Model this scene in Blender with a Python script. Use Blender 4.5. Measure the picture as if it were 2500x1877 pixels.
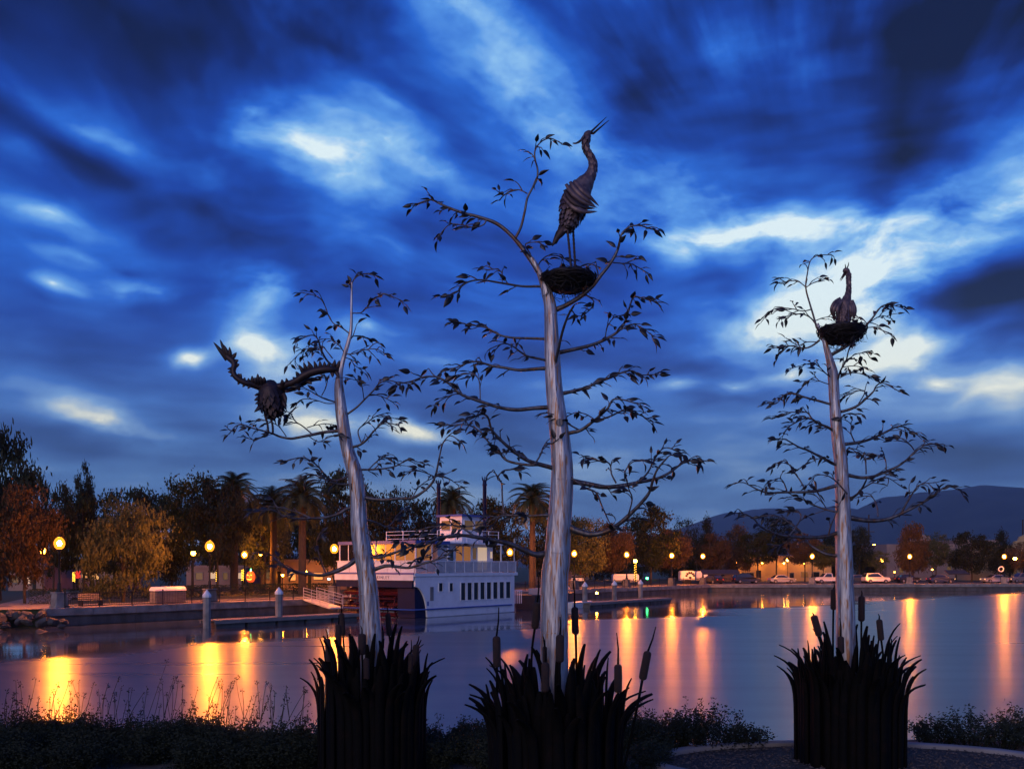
import bpy, math, random
from mathutils import Vector, Matrix, noise as mnoise
R = math.radians
sc = bpy.context.scene
for o in list(bpy.data.objects): bpy.data.objects.remove(o)

# ------------------------------------------------------------------ camera
F, CX, HY, HC = 2255.0, 1250.0, 1382.0, 4.1        # focal length in photo pixels, centre column, horizon row, camera height
cam = bpy.data.cameras.new('camera'); camo = bpy.data.objects.new('camera', cam)
sc.collection.objects.link(camo); sc.camera = camo
camo.location = (0, 0, HC); camo.rotation_euler = (R(90), 0, 0)
cam.sensor_width = 36; cam.lens = F / 2500 * 36; cam.shift_y = (HY - 938.5) / 2500
cam.clip_start = .1; cam.clip_end = 20000

# ------------------------------------------------------------------ sky
SUN_EL, SUN_AZ = 20, 205          # soft light of the sky behind the camera
w = bpy.data.worlds.new('World'); sc.world = w; w.use_nodes = True
nt = w.node_tree; nt.nodes.clear()
def N(t, **k):
    n = nt.nodes.new(t)
    for a, b in k.items(): setattr(n, a, b)
    return n
def L(a, b): nt.links.new(a, b)
def put(i, v):
    if hasattr(v, 'is_output'): L(v, i)
    else: i.default_value = v
def math_(op, a, b=0.0, c=0.0, clamp=False):
    n = N('ShaderNodeMath', operation=op, use_clamp=clamp)
    put(n.inputs[0], a); put(n.inputs[1], b); put(n.inputs[2], c)
    return n.outputs[0]
def noise_(vec, scale, detail=4, rough=.5, dist=0):
    n = N('ShaderNodeTexNoise'); L(vec, n.inputs['Vector'])
    n.inputs['Scale'].default_value = scale; n.inputs['Detail'].default_value = detail
    n.inputs['Roughness'].default_value = rough; n.inputs['Distortion'].default_value = dist
    return n
def comb(x, y, z=0.0):
    n = N('ShaderNodeCombineXYZ'); put(n.inputs[0], x); put(n.inputs[1], y); put(n.inputs[2], z); return n.outputs[0]
def vmath(op, a, b=(0,0,0), s=None):
    n = N('ShaderNodeVectorMath', operation=op); put(n.inputs[0], a); put(n.inputs[1], b)
    if s is not None: n.inputs['Scale'].default_value = s
    return n
tc = N('ShaderNodeTexCoord')
dirn = vmath('NORMALIZE', tc.outputs['Generated']).outputs[0]
sep = N('ShaderNodeSeparateXYZ'); L(dirn, sep.inputs[0])
az = math_('ARCTAN2', sep.outputs[0], sep.outputs[1]); el = math_('ARCSINE', sep.outputs[2])
V = comb(az, el)
def azel(px, py):
    dx, dz = (px - CX) / F, (HY - py) / F
    return math.atan(dx), math.atan(dz / math.hypot(1, dx))
# cloud streaks drawn out by the wind, converging low on the right
vp = azel(2010, 760)
D = vmath('SUBTRACT', V, (vp[0], vp[1], 0)).outputs[0]
rad = vmath('LENGTH', D).outputs['Value']
un = vmath('NORMALIZE', D).outputs[0]
sepu = N('ShaderNodeSeparateXYZ'); L(un, sepu.inputs[0])
lg = math_('LOGARITHM', math_('ADD', rad, .06), 2.718)
warp0 = noise_(dirn, 2.2, 3)
wv = vmath('SCALE', vmath('SUBTRACT', warp0.outputs['Color'], (.5, .5, .5)).outputs[0], s=1.1).outputs[0]
st_vec = vmath('ADD', comb(math_('MULTIPLY', sepu.outputs[0], 3.2), math_('MULTIPLY', sepu.outputs[1], 3.2), math_('MULTIPLY', lg, 1.25)), wv).outputs[0]
streak = noise_(st_vec, 1.45, 4, .55).outputs['Fac']
hz_vec = comb(math_('MULTIPLY', az, 4.0), math_('MULTIPLY', el, 17.0), 3.7)
hz_warp = vmath('ADD', hz_vec, wv).outputs[0]
band = noise_(hz_warp, 1.0, 3, .5).outputs['Fac']
low = N('ShaderNodeMapRange', interpolation_type='SMOOTHSTEP'); L(el, low.inputs[0])
low.inputs[1].default_value = .08; low.inputs[2].default_value = .34
vpm = N('ShaderNodeMapRange', interpolation_type='SMOOTHSTEP'); L(rad, vpm.inputs[0]); vpm.inputs[1].default_value = .1; vpm.inputs[2].default_value = .42
mixn = N('ShaderNodeMix', data_type='FLOAT'); L(math_('MULTIPLY', low.outputs[0], vpm.outputs[0]), mixn.inputs[0]); L(band, mixn.inputs[2]); L(streak, mixn.inputs[3])
fine = noise_(vmath('ADD', comb(math_('MULTIPLY', az, 9.0), math_('MULTIPLY', el, 20.0), 1.3), wv).outputs[0], 1.0, 5, .6).outputs['Fac']
t0 = math_('MULTIPLY_ADD', low.outputs[0], -.1, .4)
t = math_('MULTIPLY_ADD', math_('SUBTRACT', mixn.outputs[0], .5), 1.15, t0)
# warped coordinates for the cloud patches
wn = noise_(dirn, 5.0, 3, .5)
w1 = vmath('SCALE', vmath('SUBTRACT', wn.outputs['Color'], (.5, .5, .5)).outputs[0], s=.11).outputs[0]
w2 = vmath('MULTIPLY', w1, (1.6, .8, 1)).outputs[0]
VW = vmath('MULTIPLY', vmath('ADD', V, w2).outputs[0], (1, 1, 0)).outputs[0]
K = .7225
PATCH = '''A1050,530,220,105,15,.52 A950,500,90,60,10,.2 A1250,500,170,35,20,.3 A850,400,60,60,40,.26 A1250,370,120,40,30,.26 A1450,590,180,50,25,.3
A1720,250,320,150,40,.2 A1640,60,340,140,30,.22 A300,430,330,45,22,.26 A60,480,120,50,10,.22 A100,700,180,30,12,.4 A200,830,250,40,8,.28
A110,945,70,25,0,.5 A310,950,90,45,-10,.4 A490,980,90,30,5,.42 A870,970,120,75,0,.5 A900,1050,60,60,0,.25 A1120,950,100,60,0,.12
A665,1190,75,24,0,.85 A920,1190,100,52,20,1.0 A1290,1140,70,30,0,.3 A300,1385,190,45,10,.62 A600,1440,400,40,6,.2 A1020,1420,120,42,0,.9
A1400,1475,170,28,5,.85 A1500,1250,150,40,0,.2 A1250,1180,250,150,0,.12 A950,1330,120,50,0,.25
B100,350,220,160,40,.1 B800,690,420,170,0,.2 B1350,880,300,120,-10,.16 A900,640,420,160,10,.08 B400,560,250,200,50,.26 B900,790,280,60,3,.8 B680,800,160,40,-10,.35 B560,860,90,40,-30,.3 B640,650,130,90,0,.12
B1250,830,280,100,-10,.36 B1600,700,240,120,-20,.5 B1700,480,130,150,0,.22 B1000,1040,260,75,-5,.95 B900,1090,120,40,0,.3 B1170,960,180,110,0,.46
B1200,1100,150,60,0,.3 B1250,1190,240,45,0,.75 B1330,1270,110,70,0,.35 B1130,1320,100,60,0,.3 B760,1240,50,22,0,.5 B600,1245,60,20,0,.35
B885,1240,60,30,0,.5 B1450,1325,70,30,0,.4 B1650,1330,140,45,-15,.65 B1580,1260,120,40,0,.25 B860,100,200,120,0,.2 B400,1350,300,200,0,.1
B280,1500,150,60,0,.18 A1000,1560,500,60,0,.08
A100,80,460,280,0,-.26 A1000,100,420,90,25,-.2 A300,560,350,70,22,-.2 A650,720,400,120,15,-.14 A60,780,150,30,0,-.15 A350,880,150,25,10,-.2
A450,1280,500,120,0,-.1 B560,250,130,320,10,-.26 B1560,90,440,250,0,-.34 B1260,550,140,270,15,-.28 B950,500,200,150,0,-.08 B1450,740,200,30,-25,-.3
B700,960,300,100,0,-.14 B1600,1050,250,130,0,-.3 B1600,1480,260,120,0,-.2 A1480,780,250,160,0,-.06'''
lump = noise_(vmath('MULTIPLY', vmath('ADD', V, w2).outputs[0], (1, 2.1, 1)).outputs[0], 13.0, 5, .6).outputs['Fac']
lumpf = N('ShaderNodeMapRange'); L(lump, lumpf.inputs[0])
for i_, v_ in ((1, .3), (2, .7), (3, .6), (4, 1.4)): lumpf.inputs[i_].default_value = v_
pos = None
for p in PATCH.split():
    v = [float(q) for q in p[1:].split(',')]
    px, py = v[0] * K + (1250 if p[0] == 'B' else 0), v[1] * K
    a, e = azel(px, py)
    m = N('ShaderNodeMapping', vector_type='TEXTURE'); L(VW, m.inputs[0])
    m.inputs['Location'].default_value = (a, e, 0); m.inputs['Rotation'].default_value = (0, 0, -R(v[4]))
    m.inputs['Scale'].default_value = (v[2] * K * 2.5 / F * math.cos(a)**2, v[3] * K * 2.6 / F * math.cos(e)**2, 1)
    g = N('ShaderNodeTexGradient', gradient_type='QUADRATIC_SPHERE'); L(m.outputs[0], g.inputs[0])
    if v[5] > 0: pos = math_('MULTIPLY_ADD', g.outputs['Fac'], v[5] * 1.0, pos if pos is not None else 0.0)
    else: t = math_('MULTIPLY_ADD', g.outputs['Fac'], v[5] * 1.1, t)
t = math_('MULTIPLY_ADD', pos, lumpf.outputs[0], t)
t = math_('MULTIPLY_ADD', math_('SUBTRACT', fine, .5), math_('MULTIPLY', t, .6), t)
def srgb(c):
    f = lambda u: u / 12.92 if u <= .04045 else ((u + .055) / 1.055)**2.4
    return tuple(f(x / 255) for x in c) + (1,)
ramp = N('ShaderNodeValToRGB'); L(t, ramp.inputs[0]); cr = ramp.color_ramp
stops = [(0, (4, 16, 56)), (.14, (10, 36, 108)), (.3, (20, 66, 166)), (.46, (38, 102, 208)), (.62, (84, 148, 230)), (.8, (142, 194, 242)), (1, (226, 244, 250))]
while len(cr.elements) < len(stops): cr.elements.new(.5)
for e_, (pos, c) in zip(cr.elements, stops): e_.position = pos; e_.color = srgb(c)
# towards the horizon the blue turns grey and the cloud gaps warm
ramp2 = N('ShaderNodeValToRGB'); L(t, ramp2.inputs[0]); cr = ramp2.color_ramp
stops = [(0, (30, 54, 94)), (.25, (54, 88, 144)), (.45, (82, 122, 176)), (.65, (140, 168, 200)), (.85, (222, 218, 196)), (1, (252, 244, 214))]
while len(cr.elements) < len(stops): cr.elements.new(.5)
for e_, (pos, c) in zip(cr.elements, stops): e_.position = pos; e_.color = srgb(c)
hzm = N('ShaderNodeMapRange', interpolation_type='SMOOTHSTEP'); L(el, hzm.inputs[0])
hzm.inputs[1].default_value = .06; hzm.inputs[2].default_value = .3; hzm.inputs[3].default_value = .95; hzm.inputs[4].default_value = 0
mx = N('ShaderNodeMix', data_type='RGBA'); L(hzm.outputs[0], mx.inputs[0]); L(ramp.outputs[0], mx.inputs[6]); L(ramp2.outputs[0], mx.inputs[7])
sky = N('ShaderNodeTexSky', sky_type='NISHITA', sun_disc=False, sun_elevation=R(SUN_EL), sun_rotation=R(SUN_AZ))
add = N('ShaderNodeMix', data_type='RGBA', blend_type='ADD'); add.inputs[0].default_value = .004
L(mx.outputs[2], add.inputs[6]); L(sky.outputs[0], add.inputs[7])
bg = N('ShaderNodeBackground'); L(add.outputs[2], bg.inputs[0]); bg.inputs[1].default_value = 1.0
out = N('ShaderNodeOutputWorld'); L(bg.outputs[0], out.inputs[0])
w.cycles.sampling_method = 'MANUAL'; w.cycles.sample_map_resolution = 256

# ------------------------------------------------------------------ the last daylight, very soft
sun = bpy.data.lights.new('sun', 'SUN'); suno = bpy.data.objects.new('sun', sun); sc.collection.objects.link(suno)
sun.energy = .85; sun.angle = R(50); sun.color = (1, .78, .72)
sd = Vector((math.sin(R(SUN_AZ)) * math.cos(R(SUN_EL)), math.cos(R(SUN_AZ)) * math.cos(R(SUN_EL)), math.sin(R(SUN_EL))))
suno.rotation_euler = sd.to_track_quat('Z', 'Y').to_euler()
sc.view_settings.view_transform = 'Standard'; sc.view_settings.look = 'None'
sc.view_settings.exposure = 0; sc.view_settings.gamma = 1; sc.view_settings.use_curve_mapping = False
sc.render.engine = 'CYCLES'
sc.cycles.use_denoising = True; sc.cycles.max_bounces = 6; sc.cycles.transparent_max_bounces = 8
sc.cycles.sample_clamp_indirect = 6; sc.cycles.caustics_reflective = False; sc.cycles.caustics_refractive = False

# ------------------------------------------------------------------ materials
MATS = {}
def mat(name, col, rough=.6, metal=0.0, col2=None, scale=3.0, stretch=(1, 1, 1), bump=0.0, bscale=None, emit=None, strength=0, spec=.5, trans=0.0, alpha=None, contrast=(.35, .65), detail=5, coat=0):
    m = bpy.data.materials.new(name); MATS[name] = m; m.use_nodes = True
    t_ = m.node_tree; b = t_.nodes['Principled BSDF']
    b.inputs['Base Color'].default_value = (*col, 1); b.inputs['Roughness'].default_value = rough
    b.inputs['Metallic'].default_value = metal; b.inputs['Specular IOR Level'].default_value = spec
    if coat: b.inputs['Coat Weight'].default_value = coat
    if emit: b.inputs['Emission Color'].default_value = (*emit, 1); b.inputs['Emission Strength'].default_value = strength
    if alpha is not None: b.inputs['Alpha'].default_value = alpha
    if trans: b.inputs['Transmission Weight'].default_value = trans
    if col2 or bump:
        tc_ = t_.nodes.new('ShaderNodeTexCoord'); mp = t_.nodes.new('ShaderNodeMapping'); mp.inputs['Scale'].default_value = stretch
        geo = t_.nodes.new('ShaderNodeNewGeometry'); t_.links.new(geo.outputs['Position'], mp.inputs[0])
    if col2:
        n = t_.nodes.new('ShaderNodeTexNoise'); n.inputs['Scale'].default_value = scale; n.inputs['Detail'].default_value = detail
        t_.links.new(mp.outputs[0], n.inputs['Vector'])
        mr = t_.nodes.new('ShaderNodeMapRange'); mr.inputs[1].default_value = contrast[0]; mr.inputs[2].default_value = contrast[1]
        t_.links.new(n.outputs['Fac'], mr.inputs[0])
        mi = t_.nodes.new('ShaderNodeMix'); mi.data_type = 'RGBA'; mi.inputs[6].default_value = (*col, 1); mi.inputs[7].default_value = (*col2, 1)
        t_.links.new(mr.outputs[0], mi.inputs[0]); t_.links.new(mi.outputs[2], b.inputs['Base Color'])
        mr2 = t_.nodes.new('ShaderNodeMapRange'); mr2.inputs[3].default_value = rough * .8; mr2.inputs[4].default_value = min(1, rough * 1.25)
        t_.links.new(n.outputs['Fac'], mr2.inputs[0]); t_.links.new(mr2.outputs[0], b.inputs['Roughness'])
    if bump:
        n2 = t_.nodes.new('ShaderNodeTexNoise'); n2.inputs['Scale'].default_value = bscale or scale * 4; n2.inputs['Detail'].default_value = 6
        t_.links.new(mp.outputs[0], n2.inputs['Vector'])
        bp = t_.nodes.new('ShaderNodeBump'); bp.inputs['Strength'].default_value = bump; bp.inputs['Distance'].default_value = .03
        t_.links.new(n2.outputs['Fac'], bp.inputs['Height']); t_.links.new(bp.outputs[0], b.inputs['Normal'])
    return m
def leafmat(name, col, col2, scale=1.2, transl=.35):
    m = mat(name, col, .55, 0, col2, scale, contrast=(.3, .7), spec=.3)
    t_ = m.node_tree; b = t_.nodes['Principled BSDF']
    src = b.inputs['Base Color'].links[0].from_socket
    oi = t_.nodes.new('ShaderNodeObjectInfo'); hs = t_.nodes.new('ShaderNodeHueSaturation')
    mr = t_.nodes.new('ShaderNodeMapRange'); mr.inputs[3].default_value = .7; mr.inputs[4].default_value = 1.35
    t_.links.new(oi.outputs['Random'], mr.inputs[0]); t_.links.new(mr.outputs[0], hs.inputs['Value'])
    t_.links.new(src, hs.inputs['Color']); t_.links.new(hs.outputs[0], b.inputs['Base Color'])
    tr = t_.nodes.new('ShaderNodeBsdfTranslucent'); t_.links.new(hs.outputs[0], tr.inputs[0])
    ms = t_.nodes.new('ShaderNodeMixShader'); ms.inputs[0].default_value = transl
    t_.links.new(b.outputs[0], ms.inputs[1]); t_.links.new(tr.outputs[0], ms.inputs[2])
    t_.links.new(ms.outputs[0], t_.nodes['Material Output'].inputs[0])
    return m

# ------------------------------------------------------------------ mesh helpers
col = sc.collection
ORG = {}
class MB:
    def __init__(s): s.v, s.f, s.sm = [], [], []
    def add(s, vs, fs, smooth=False):
        o = len(s.v); s.v += [tuple(v) for v in vs]; s.f += [tuple(i + o for i in f) for f in fs]; s.sm += [smooth] * len(fs); return s
    def box(s, c, d, rz=0, M=None):
        x, y, z = d[0] / 2, d[1] / 2, d[2] / 2
        vs = [Vector((a, b, e)) for e in (-z, z) for a, b in ((-x, -y), (x, -y), (x, y), (-x, y))]
        if rz: m = Matrix.Rotation(rz, 3, 'Z'); vs = [m @ v for v in vs]
        if M is not None: vs = [M @ (v + Vector(c)) for v in vs]
        else: vs = [v + Vector(c) for v in vs]
        return s.add(vs, [(3, 2, 1, 0), (4, 5, 6, 7), (0, 1, 5, 4), (1, 2, 6, 5), (2, 3, 7, 6), (3, 0, 4, 7)])
    def tube(s, pts, rad, n=8, cap=True, flat=1.0, flat_axis=None, smooth=True):
        pts = [Vector(p) for p in pts]
        if not hasattr(rad, '__len__'): rad = [rad] * len(pts)
        vs, fs = [], []; prev = None
        for i, p in enumerate(pts):
            d = (pts[min(i + 1, len(pts) - 1)] - pts[max(i - 1, 0)])
            d = d.normalized() if d.length > 1e-9 else Vector((0, 0, 1))
            if flat_axis is not None: a = (Vector(flat_axis) - d * d.dot(Vector(flat_axis)))
            elif prev is None: a = d.cross(Vector((.31, .87, .2)))
            else: a = prev - d * prev.dot(d)
            a = a.normalized() if a.length > 1e-6 else d.orthogonal().normalized(); b = d.cross(a); prev = a
            for k in range(n):
                th = 2 * math.pi * k / n
                vs.append(p + a * (math.cos(th) * rad[i] * flat) + b * (math.sin(th) * rad[i]))
        for i in range(len(pts) - 1):
            for k in range(n):
                q = (k + 1) % n
                fs.append((i * n + k, i * n + q, (i + 1) * n + q, (i + 1) * n + k))
        s.add(vs, fs, smooth)
        if cap: s.add(vs[:n][::-1], [tuple(range(n))]); s.add(vs[-n:], [tuple(range(n))])
        return s
    def lathe(s, prof, c=(0, 0, 0), n=16, smooth=True, sx=1, sy=1):
        vs = [(c[0] + r * sx * math.cos(2 * math.pi * k / n), c[1] + r * sy * math.sin(2 * math.pi * k / n), c[2] + z) for r, z in prof for k in range(n)]
        fs = [(i * n + k, i * n + (k + 1) % n, (i + 1) * n + (k + 1) % n, (i + 1) * n + k) for i in range(len(prof) - 1) for k in range(n)]
        s.add(vs, fs, smooth)
        if prof[0][0] > 1e-6: s.add(vs[:n][::-1], [tuple(range(n))])
        if prof[-1][0] > 1e-6: s.add(vs[-n:], [tuple(range(n))])
        return s
    def prism(s, poly, a, b, up=(0, 0, 1), o=(0, 0, 0), ax=(1, 0, 0)):
        # poly of (u, v) in the plane of ax and up; extruded along the third axis from a to b
        ax, up, o = Vector(ax), Vector(up), Vector(o); th = ax.cross(up)
        n = len(poly)
        vs = [o + ax * u + up * v + th * a for u, v in poly] + [o + ax * u + up * v + th * b for u, v in poly]
        return s.add(vs, [tuple(range(n)), tuple(range(2 * n - 1, n - 1, -1))] + [((i + 1) % n, i, i + n, (i + 1) % n + n) for i in range(n)])
    def mesh(s, name, mt, org=Vector((0, 0, 0))):
        me = bpy.data.meshes.new(name)
        me.from_pydata([(v[0] - org[0], v[1] - org[1], v[2] - org[2]) for v in s.v], [], s.f)
        me.polygons.foreach_set('use_smooth', s.sm); me.materials.append(MATS[mt]); me.update(); return me
    def build(s, name, mt, parent=None, at=None):
        # vertices are in world space; parent's origin is taken off
        org = ORG[parent.name] if parent else Vector(at or (0, 0, 0))
        ob = bpy.data.objects.new(name, s.mesh(name, mt, org)); col.objects.link(ob)
        if parent: ob.parent = parent
        else: ob.location = org
        ORG[ob.name] = Vector(org); return ob
def root(name, loc, label, cat, group=None):
    o = bpy.data.objects.new(name, None); col.objects.link(o); o.location = loc; ORG[o.name] = Vector(loc); o.empty_display_size = .2
    return tag(o, label, cat, group)
def tag(o, label, cat, group=None):
    o['label'] = label; o['category'] = cat
    if group: o['group'] = group
    return o
def struct(o): o['kind'] = 'structure'; return o
def stuff(o): o['kind'] = 'stuff'; return o
def inst(name, me, loc, rot=(0, 0, 0), scale=(1, 1, 1), parent=None):
    o = bpy.data.objects.new(name, me); col.objects.link(o)
    if parent: o.parent = parent; o.location = Vector(loc) - ORG[parent.name]
    else: o.location = loc
    o.rotation_euler = rot; o.scale = scale; ORG[o.name] = Vector(loc); return o
def at(px, py, Y): return Vector(((px - CX) / F * Y, Y, HC - (py - HY) / F * Y))
def atz(px, Y, z): return Vector(((px - CX) / F * Y, Y, z))
def spline(pts, k=4):
    pts = [Vector(p) for p in pts]; o = []
    for i in range(len(pts) - 1):
        a, b, c, d = pts[max(i - 1, 0)], pts[i], pts[i + 1], pts[min(i + 2, len(pts) - 1)]
        for j in range(k):
            u = j / k
            o.append(.5 * (2 * b + (c - a) * u + (2 * a - 5 * b + 4 * c - d) * u * u + (3 * b - a - 3 * c + d) * u**3))
    return o + [pts[-1]]

# ------------------------------------------------------------------ the setting: water, banks, quay, hills
mat('mud', (.035, .03, .025), .95, 0, (.07, .06, .045), 2.5, bump=.8)
mat('mulch', (.02, .017, .014), .9, 0, (.09, .075, .06), 22, bump=1.0, contrast=(.4, .75))
mat('concrete', (.30, .28, .26), .8, 0, (.18, .165, .15), 1.4, bump=.3)
mat('concrete_dark', (.14, .13, .125), .85, 0, (.07, .065, .06), 1.1, stretch=(1, 1, .4), bump=.4)
mat('paving', (.28, .24, .21), .8, 0, (.2, .17, .15), .8, bump=.2)
mat('turf', (.03, .045, .015), .95, 0, (.05, .06, .025), 1.5, bump=.6)
mat('asphalt', (.05, .05, .052), .85, 0, (.035, .035, .037), 2, bump=.3)
mat('hill', (.02, .04, .06), .95, 0, (.04, .065, .08), .006, bump=0)
mat('stone', (.08, .075, .075), .85, 0, (.035, .032, .035), 2.2, bump=.6)
def water_material():
    m = bpy.data.materials.new('water'); MATS['water'] = m; m.use_nodes = True
    t_ = m.node_tree; b = t_.nodes['Principled BSDF']
    b.inputs['Base Color'].default_value = (.06, .078, .092, 1); b.inputs['IOR'].default_value = 1.62
    b.inputs['Specular IOR Level'].default_value = .5
    nn = lambda t: t_.nodes.new(t); lk = t_.links.new
    geo = nn('ShaderNodeNewGeometry')
    # the breeze ripples the near water; along the far quay it lies calm
    dt = nn('ShaderNodeVectorMath'); dt.operation = 'DOT_PRODUCT'; lk(geo.outputs['Position'], dt.inputs[0]); dt.inputs[1].default_value = (.72, -.70, 0)
    mp = nn('ShaderNodeMapping'); lk(geo.outputs['Position'], mp.inputs[0]); mp.inputs['Rotation'].default_value = (0, 0, R(-46)); mp.inputs['Scale'].default_value = (.018, .11, 1)
    n1 = nn('ShaderNodeTexNoise'); lk(mp.outputs[0], n1.inputs['Vector']); n1.inputs['Scale'].default_value = 1; n1.inputs['Detail'].default_value = 4
    ma = nn('ShaderNodeMath'); ma.operation = 'MULTIPLY_ADD'; lk(n1.outputs['Fac'], ma.inputs[0]); ma.inputs[1].default_value = 16; lk(dt.outputs['Value'], ma.inputs[2])
    mr = nn('ShaderNodeMapRange'); mr.interpolation_type = 'SMOOTHSTEP'; lk(ma.outputs[0], mr.inputs[0])
    mr.inputs[1].default_value = -38.5; mr.inputs[2].default_value = -34.5; mr.inputs[3].default_value = .07; mr.inputs[4].default_value = .3
    mp2 = nn('ShaderNodeMapping'); lk(geo.outputs['Position'], mp2.inputs[0]); mp2.inputs['Scale'].default_value = (.05, .5, 1)
    n2 = nn('ShaderNodeTexNoise'); lk(mp2.outputs[0], n2.inputs['Vector']); n2.inputs['Scale'].default_value = 1; n2.inputs['Detail'].default_value = 5
    m2 = nn('ShaderNodeMath'); m2.operation = 'MULTIPLY_ADD'; lk(n2.outputs['Fac'], m2.inputs[0]); m2.inputs[1].default_value = .14; m2.inputs[2].default_value = -.07
    m3 = nn('ShaderNodeMath'); m3.operation = 'ADD'; lk(mr.outputs[0], m3.inputs[0]); lk(m2.outputs[0], m3.inputs[1]); m3.use_clamp = True
    lk(m3.outputs[0], b.inputs['Roughness'])
    mp3 = nn('ShaderNodeMapping'); lk(geo.outputs['Position'], mp3.inputs[0]); mp3.inputs['Scale'].default_value = (.6, 1.1, 1)
    n3 = nn('ShaderNodeTexNoise'); lk(mp3.outputs[0], n3.inputs['Vector']); n3.inputs['Scale'].default_value = 1.2; n3.inputs['Detail'].default_value = 3
    bp = nn('ShaderNodeBump'); bp.inputs['Strength'].default_value = .05; bp.inputs['Distance'].default_value = .05
    lk(n3.outputs['Fac'], bp.inputs['Height']); lk(bp.outputs[0], b.inputs['Normal'])
water_material()
struct(MB().add([(-900, -30, 0), (900, -30, 0), (900, 700, 0), (-900, 700, 0)], [(0, 1, 2, 3)]).build('water', 'water'))

# near bank: level, then falling to the water
GZ = 1.5
def bank_z(x, y):
    e = 13.4 + .5 * math.sin(x * .35) + .3 * math.sin(x * .9 + 1)
    z = GZ if y < e else GZ - (y - e) * .42
    return z + (.05 * mnoise.noise((x * .8, y * .8, 0)) if y > 12.8 else .02 * mnoise.noise((x, y, 0)))
m = MB(); xs = [-60 + i * 1.0 for i in range(121)]; ys = [-25, -10, 0, 5, 9, 11] + [11.5 + .4 * i for i in range(22)]
for y in ys:
    for x in xs: m.v.append((x, y, bank_z(x, y)))
for j in range(len(ys) - 1):
    for i in range(len(xs) - 1):
        a = j * len(xs) + i; m.f.append((a, a + 1, a + 1 + len(xs), a + len(xs))); m.sm.append(True)
struct(m.build('near_bank', 'mud'))

# the quay: shore line of the far land
QA, QB = Vector((-31.5, 62.4, 0)), Vector((31.3, 146.4, 0))
QC = Vector((130, 157.5, 0))
QU = (QB - QA).normalized(); QN = Vector((-QU.y, QU.x, 0))          # along the quay, and inland
QV = (QC - QB).normalized(); QM = Vector((-QV.y, QV.x, 0))
PZ = 1.2
def land(name, mt, poly, z):
    return struct(MB().add([(x, y, z) for x, y in poly], [tuple(range(len(poly)))]).build(name, mt))
def off(p, d, n): q = p + n * d; return (q.x, q.y)
corner_in = lambda d: (QB.x + QN.x * d + (QM.x - QN.x) * d * .0 + QU.x * d * .32, QB.y + QN.y * d + QU.y * d * .32)
top = [(-400, 58), (-36, 61), off(QA, .5, QN), (QB.x + QN.x * .4 + .1, QB.y + QN.y * .4 + .25), off(QC, .5, QM), (900, 230), (4600, 6800), (-4600, 6800), (-3000, 58)]
g = MB(); g.add([(x, y, PZ - .06) for x, y in top] + [(x, y, -1.5) for x, y in top], [tuple(range(9))] + [(i + 1, i, i + 9, i + 10) for i in range(6)])
struct(g.build('far_ground', 'turf'))
land('promenade', 'paving', [(-400, 58.3), (-36, 61.3), off(QA, .3, QN), off(QB, .3, QN), corner_in(6.5), off(QA, 6.5, QN), (-40, 69), (-400, 66)], PZ)
land('far_promenade', 'paving', [off(QB, .3, QM), off(QC, .3, QM), off(QC, 4.5, QM), off(QB, 4.5, QM)], PZ + .004)
land('path', 'paving', [(-38.0, 67), (-34.2, 67.5), (-44, 97), (-49, 97)], PZ + .004)
land('car_park', 'asphalt', [off(QB + QU * 3, 5, QM), off(QC, 5, QM), off(QC, 22, QM), off(QB + QU * 3, 22, QM)], PZ + .008)
land('street', 'asphalt', [(-75, 107), (20, 160), (20, 170), (-75, 117)], PZ + .004)

def quay_wall(name, A, U, Nn, length, label, step):
    r = root(name, A, label, 'quay wall')
    M = Matrix((( U.x, Nn.x, 0, A.x), (U.y, Nn.y, 0, A.y), (0, 0, 1, 0), (0, 0, 0, 1)))
    m = MB(); m.box((length / 2, .45, .1), (length, .7, 1.46), M=M); m.build('lower_wall', 'concrete_dark', r)
    n = int(length / step); rnd = random.Random(len(name))
    for i in range(n):
        b = MB(); s = length / n; dz = rnd.uniform(-.012, .012); dp = rnd.uniform(-.02, .015)
        b.box((s * (i + .5), .2 + dp, PZ - .22 + dz), (s - .035, .62, .5), M=M); b.build('coping_block', 'concrete', r)
        if i % 2 == 0:
            b = MB(); b.box((s * (i + 1), .085, .28), (s * 2 - .06, .05, .5), M=M); b.build('wall_panel', 'concrete_dark', r)
    return r
quay_wall('quay_wall', QA, QU, QN, (QB - QA).length, 'concrete quay wall with pale coping behind the docks and paddle boat', 3.2)
quay_wall('quay_wall', QB, QV, QM, (QC - QB).length, 'dark concrete quay wall along the car park on the far right shore', 4.2)

# riprap at the left end of the quay
rnd = random.Random(5)
def rock_mesh(k):
    r_ = random.Random(k); m = MB(); pr = [(0, -.5), (.55, -.3), (.72, 0), (.5, .33), (0, .45)]
    vs = [(0, 0, -.5)]
    for rr, z in pr[1:-1]:
        for a in range(6):
            th = a * math.pi / 3 + r_.uniform(-.3, .3); q = rr * r_.uniform(.75, 1.2); vs.append((q * math.cos(th), q * math.sin(th) * .8, z + r_.uniform(-.1, .1)))
    vs.append((0, 0, .42)); fs = [(0, 1 + (a + 1) % 6, 1 + a) for a in range(6)]
    for j in range(2):
        for a in range(6): fs.append((1 + j * 6 + a, 1 + j * 6 + (a + 1) % 6, 7 + j * 6 + (a + 1) % 6, 7 + j * 6 + a))
    fs += [(13 + a, 13 + (a + 1) % 6, 19) for a in range(6)]
    return m.add(vs, fs).mesh('rock', 'stone')
RM = [rock_mesh(k) for k in range(6)]
rr = root('rock_bank', (-34, 60, 0), 'heap of dark riprap boulders at the left end of the quay', 'rocks')
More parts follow.
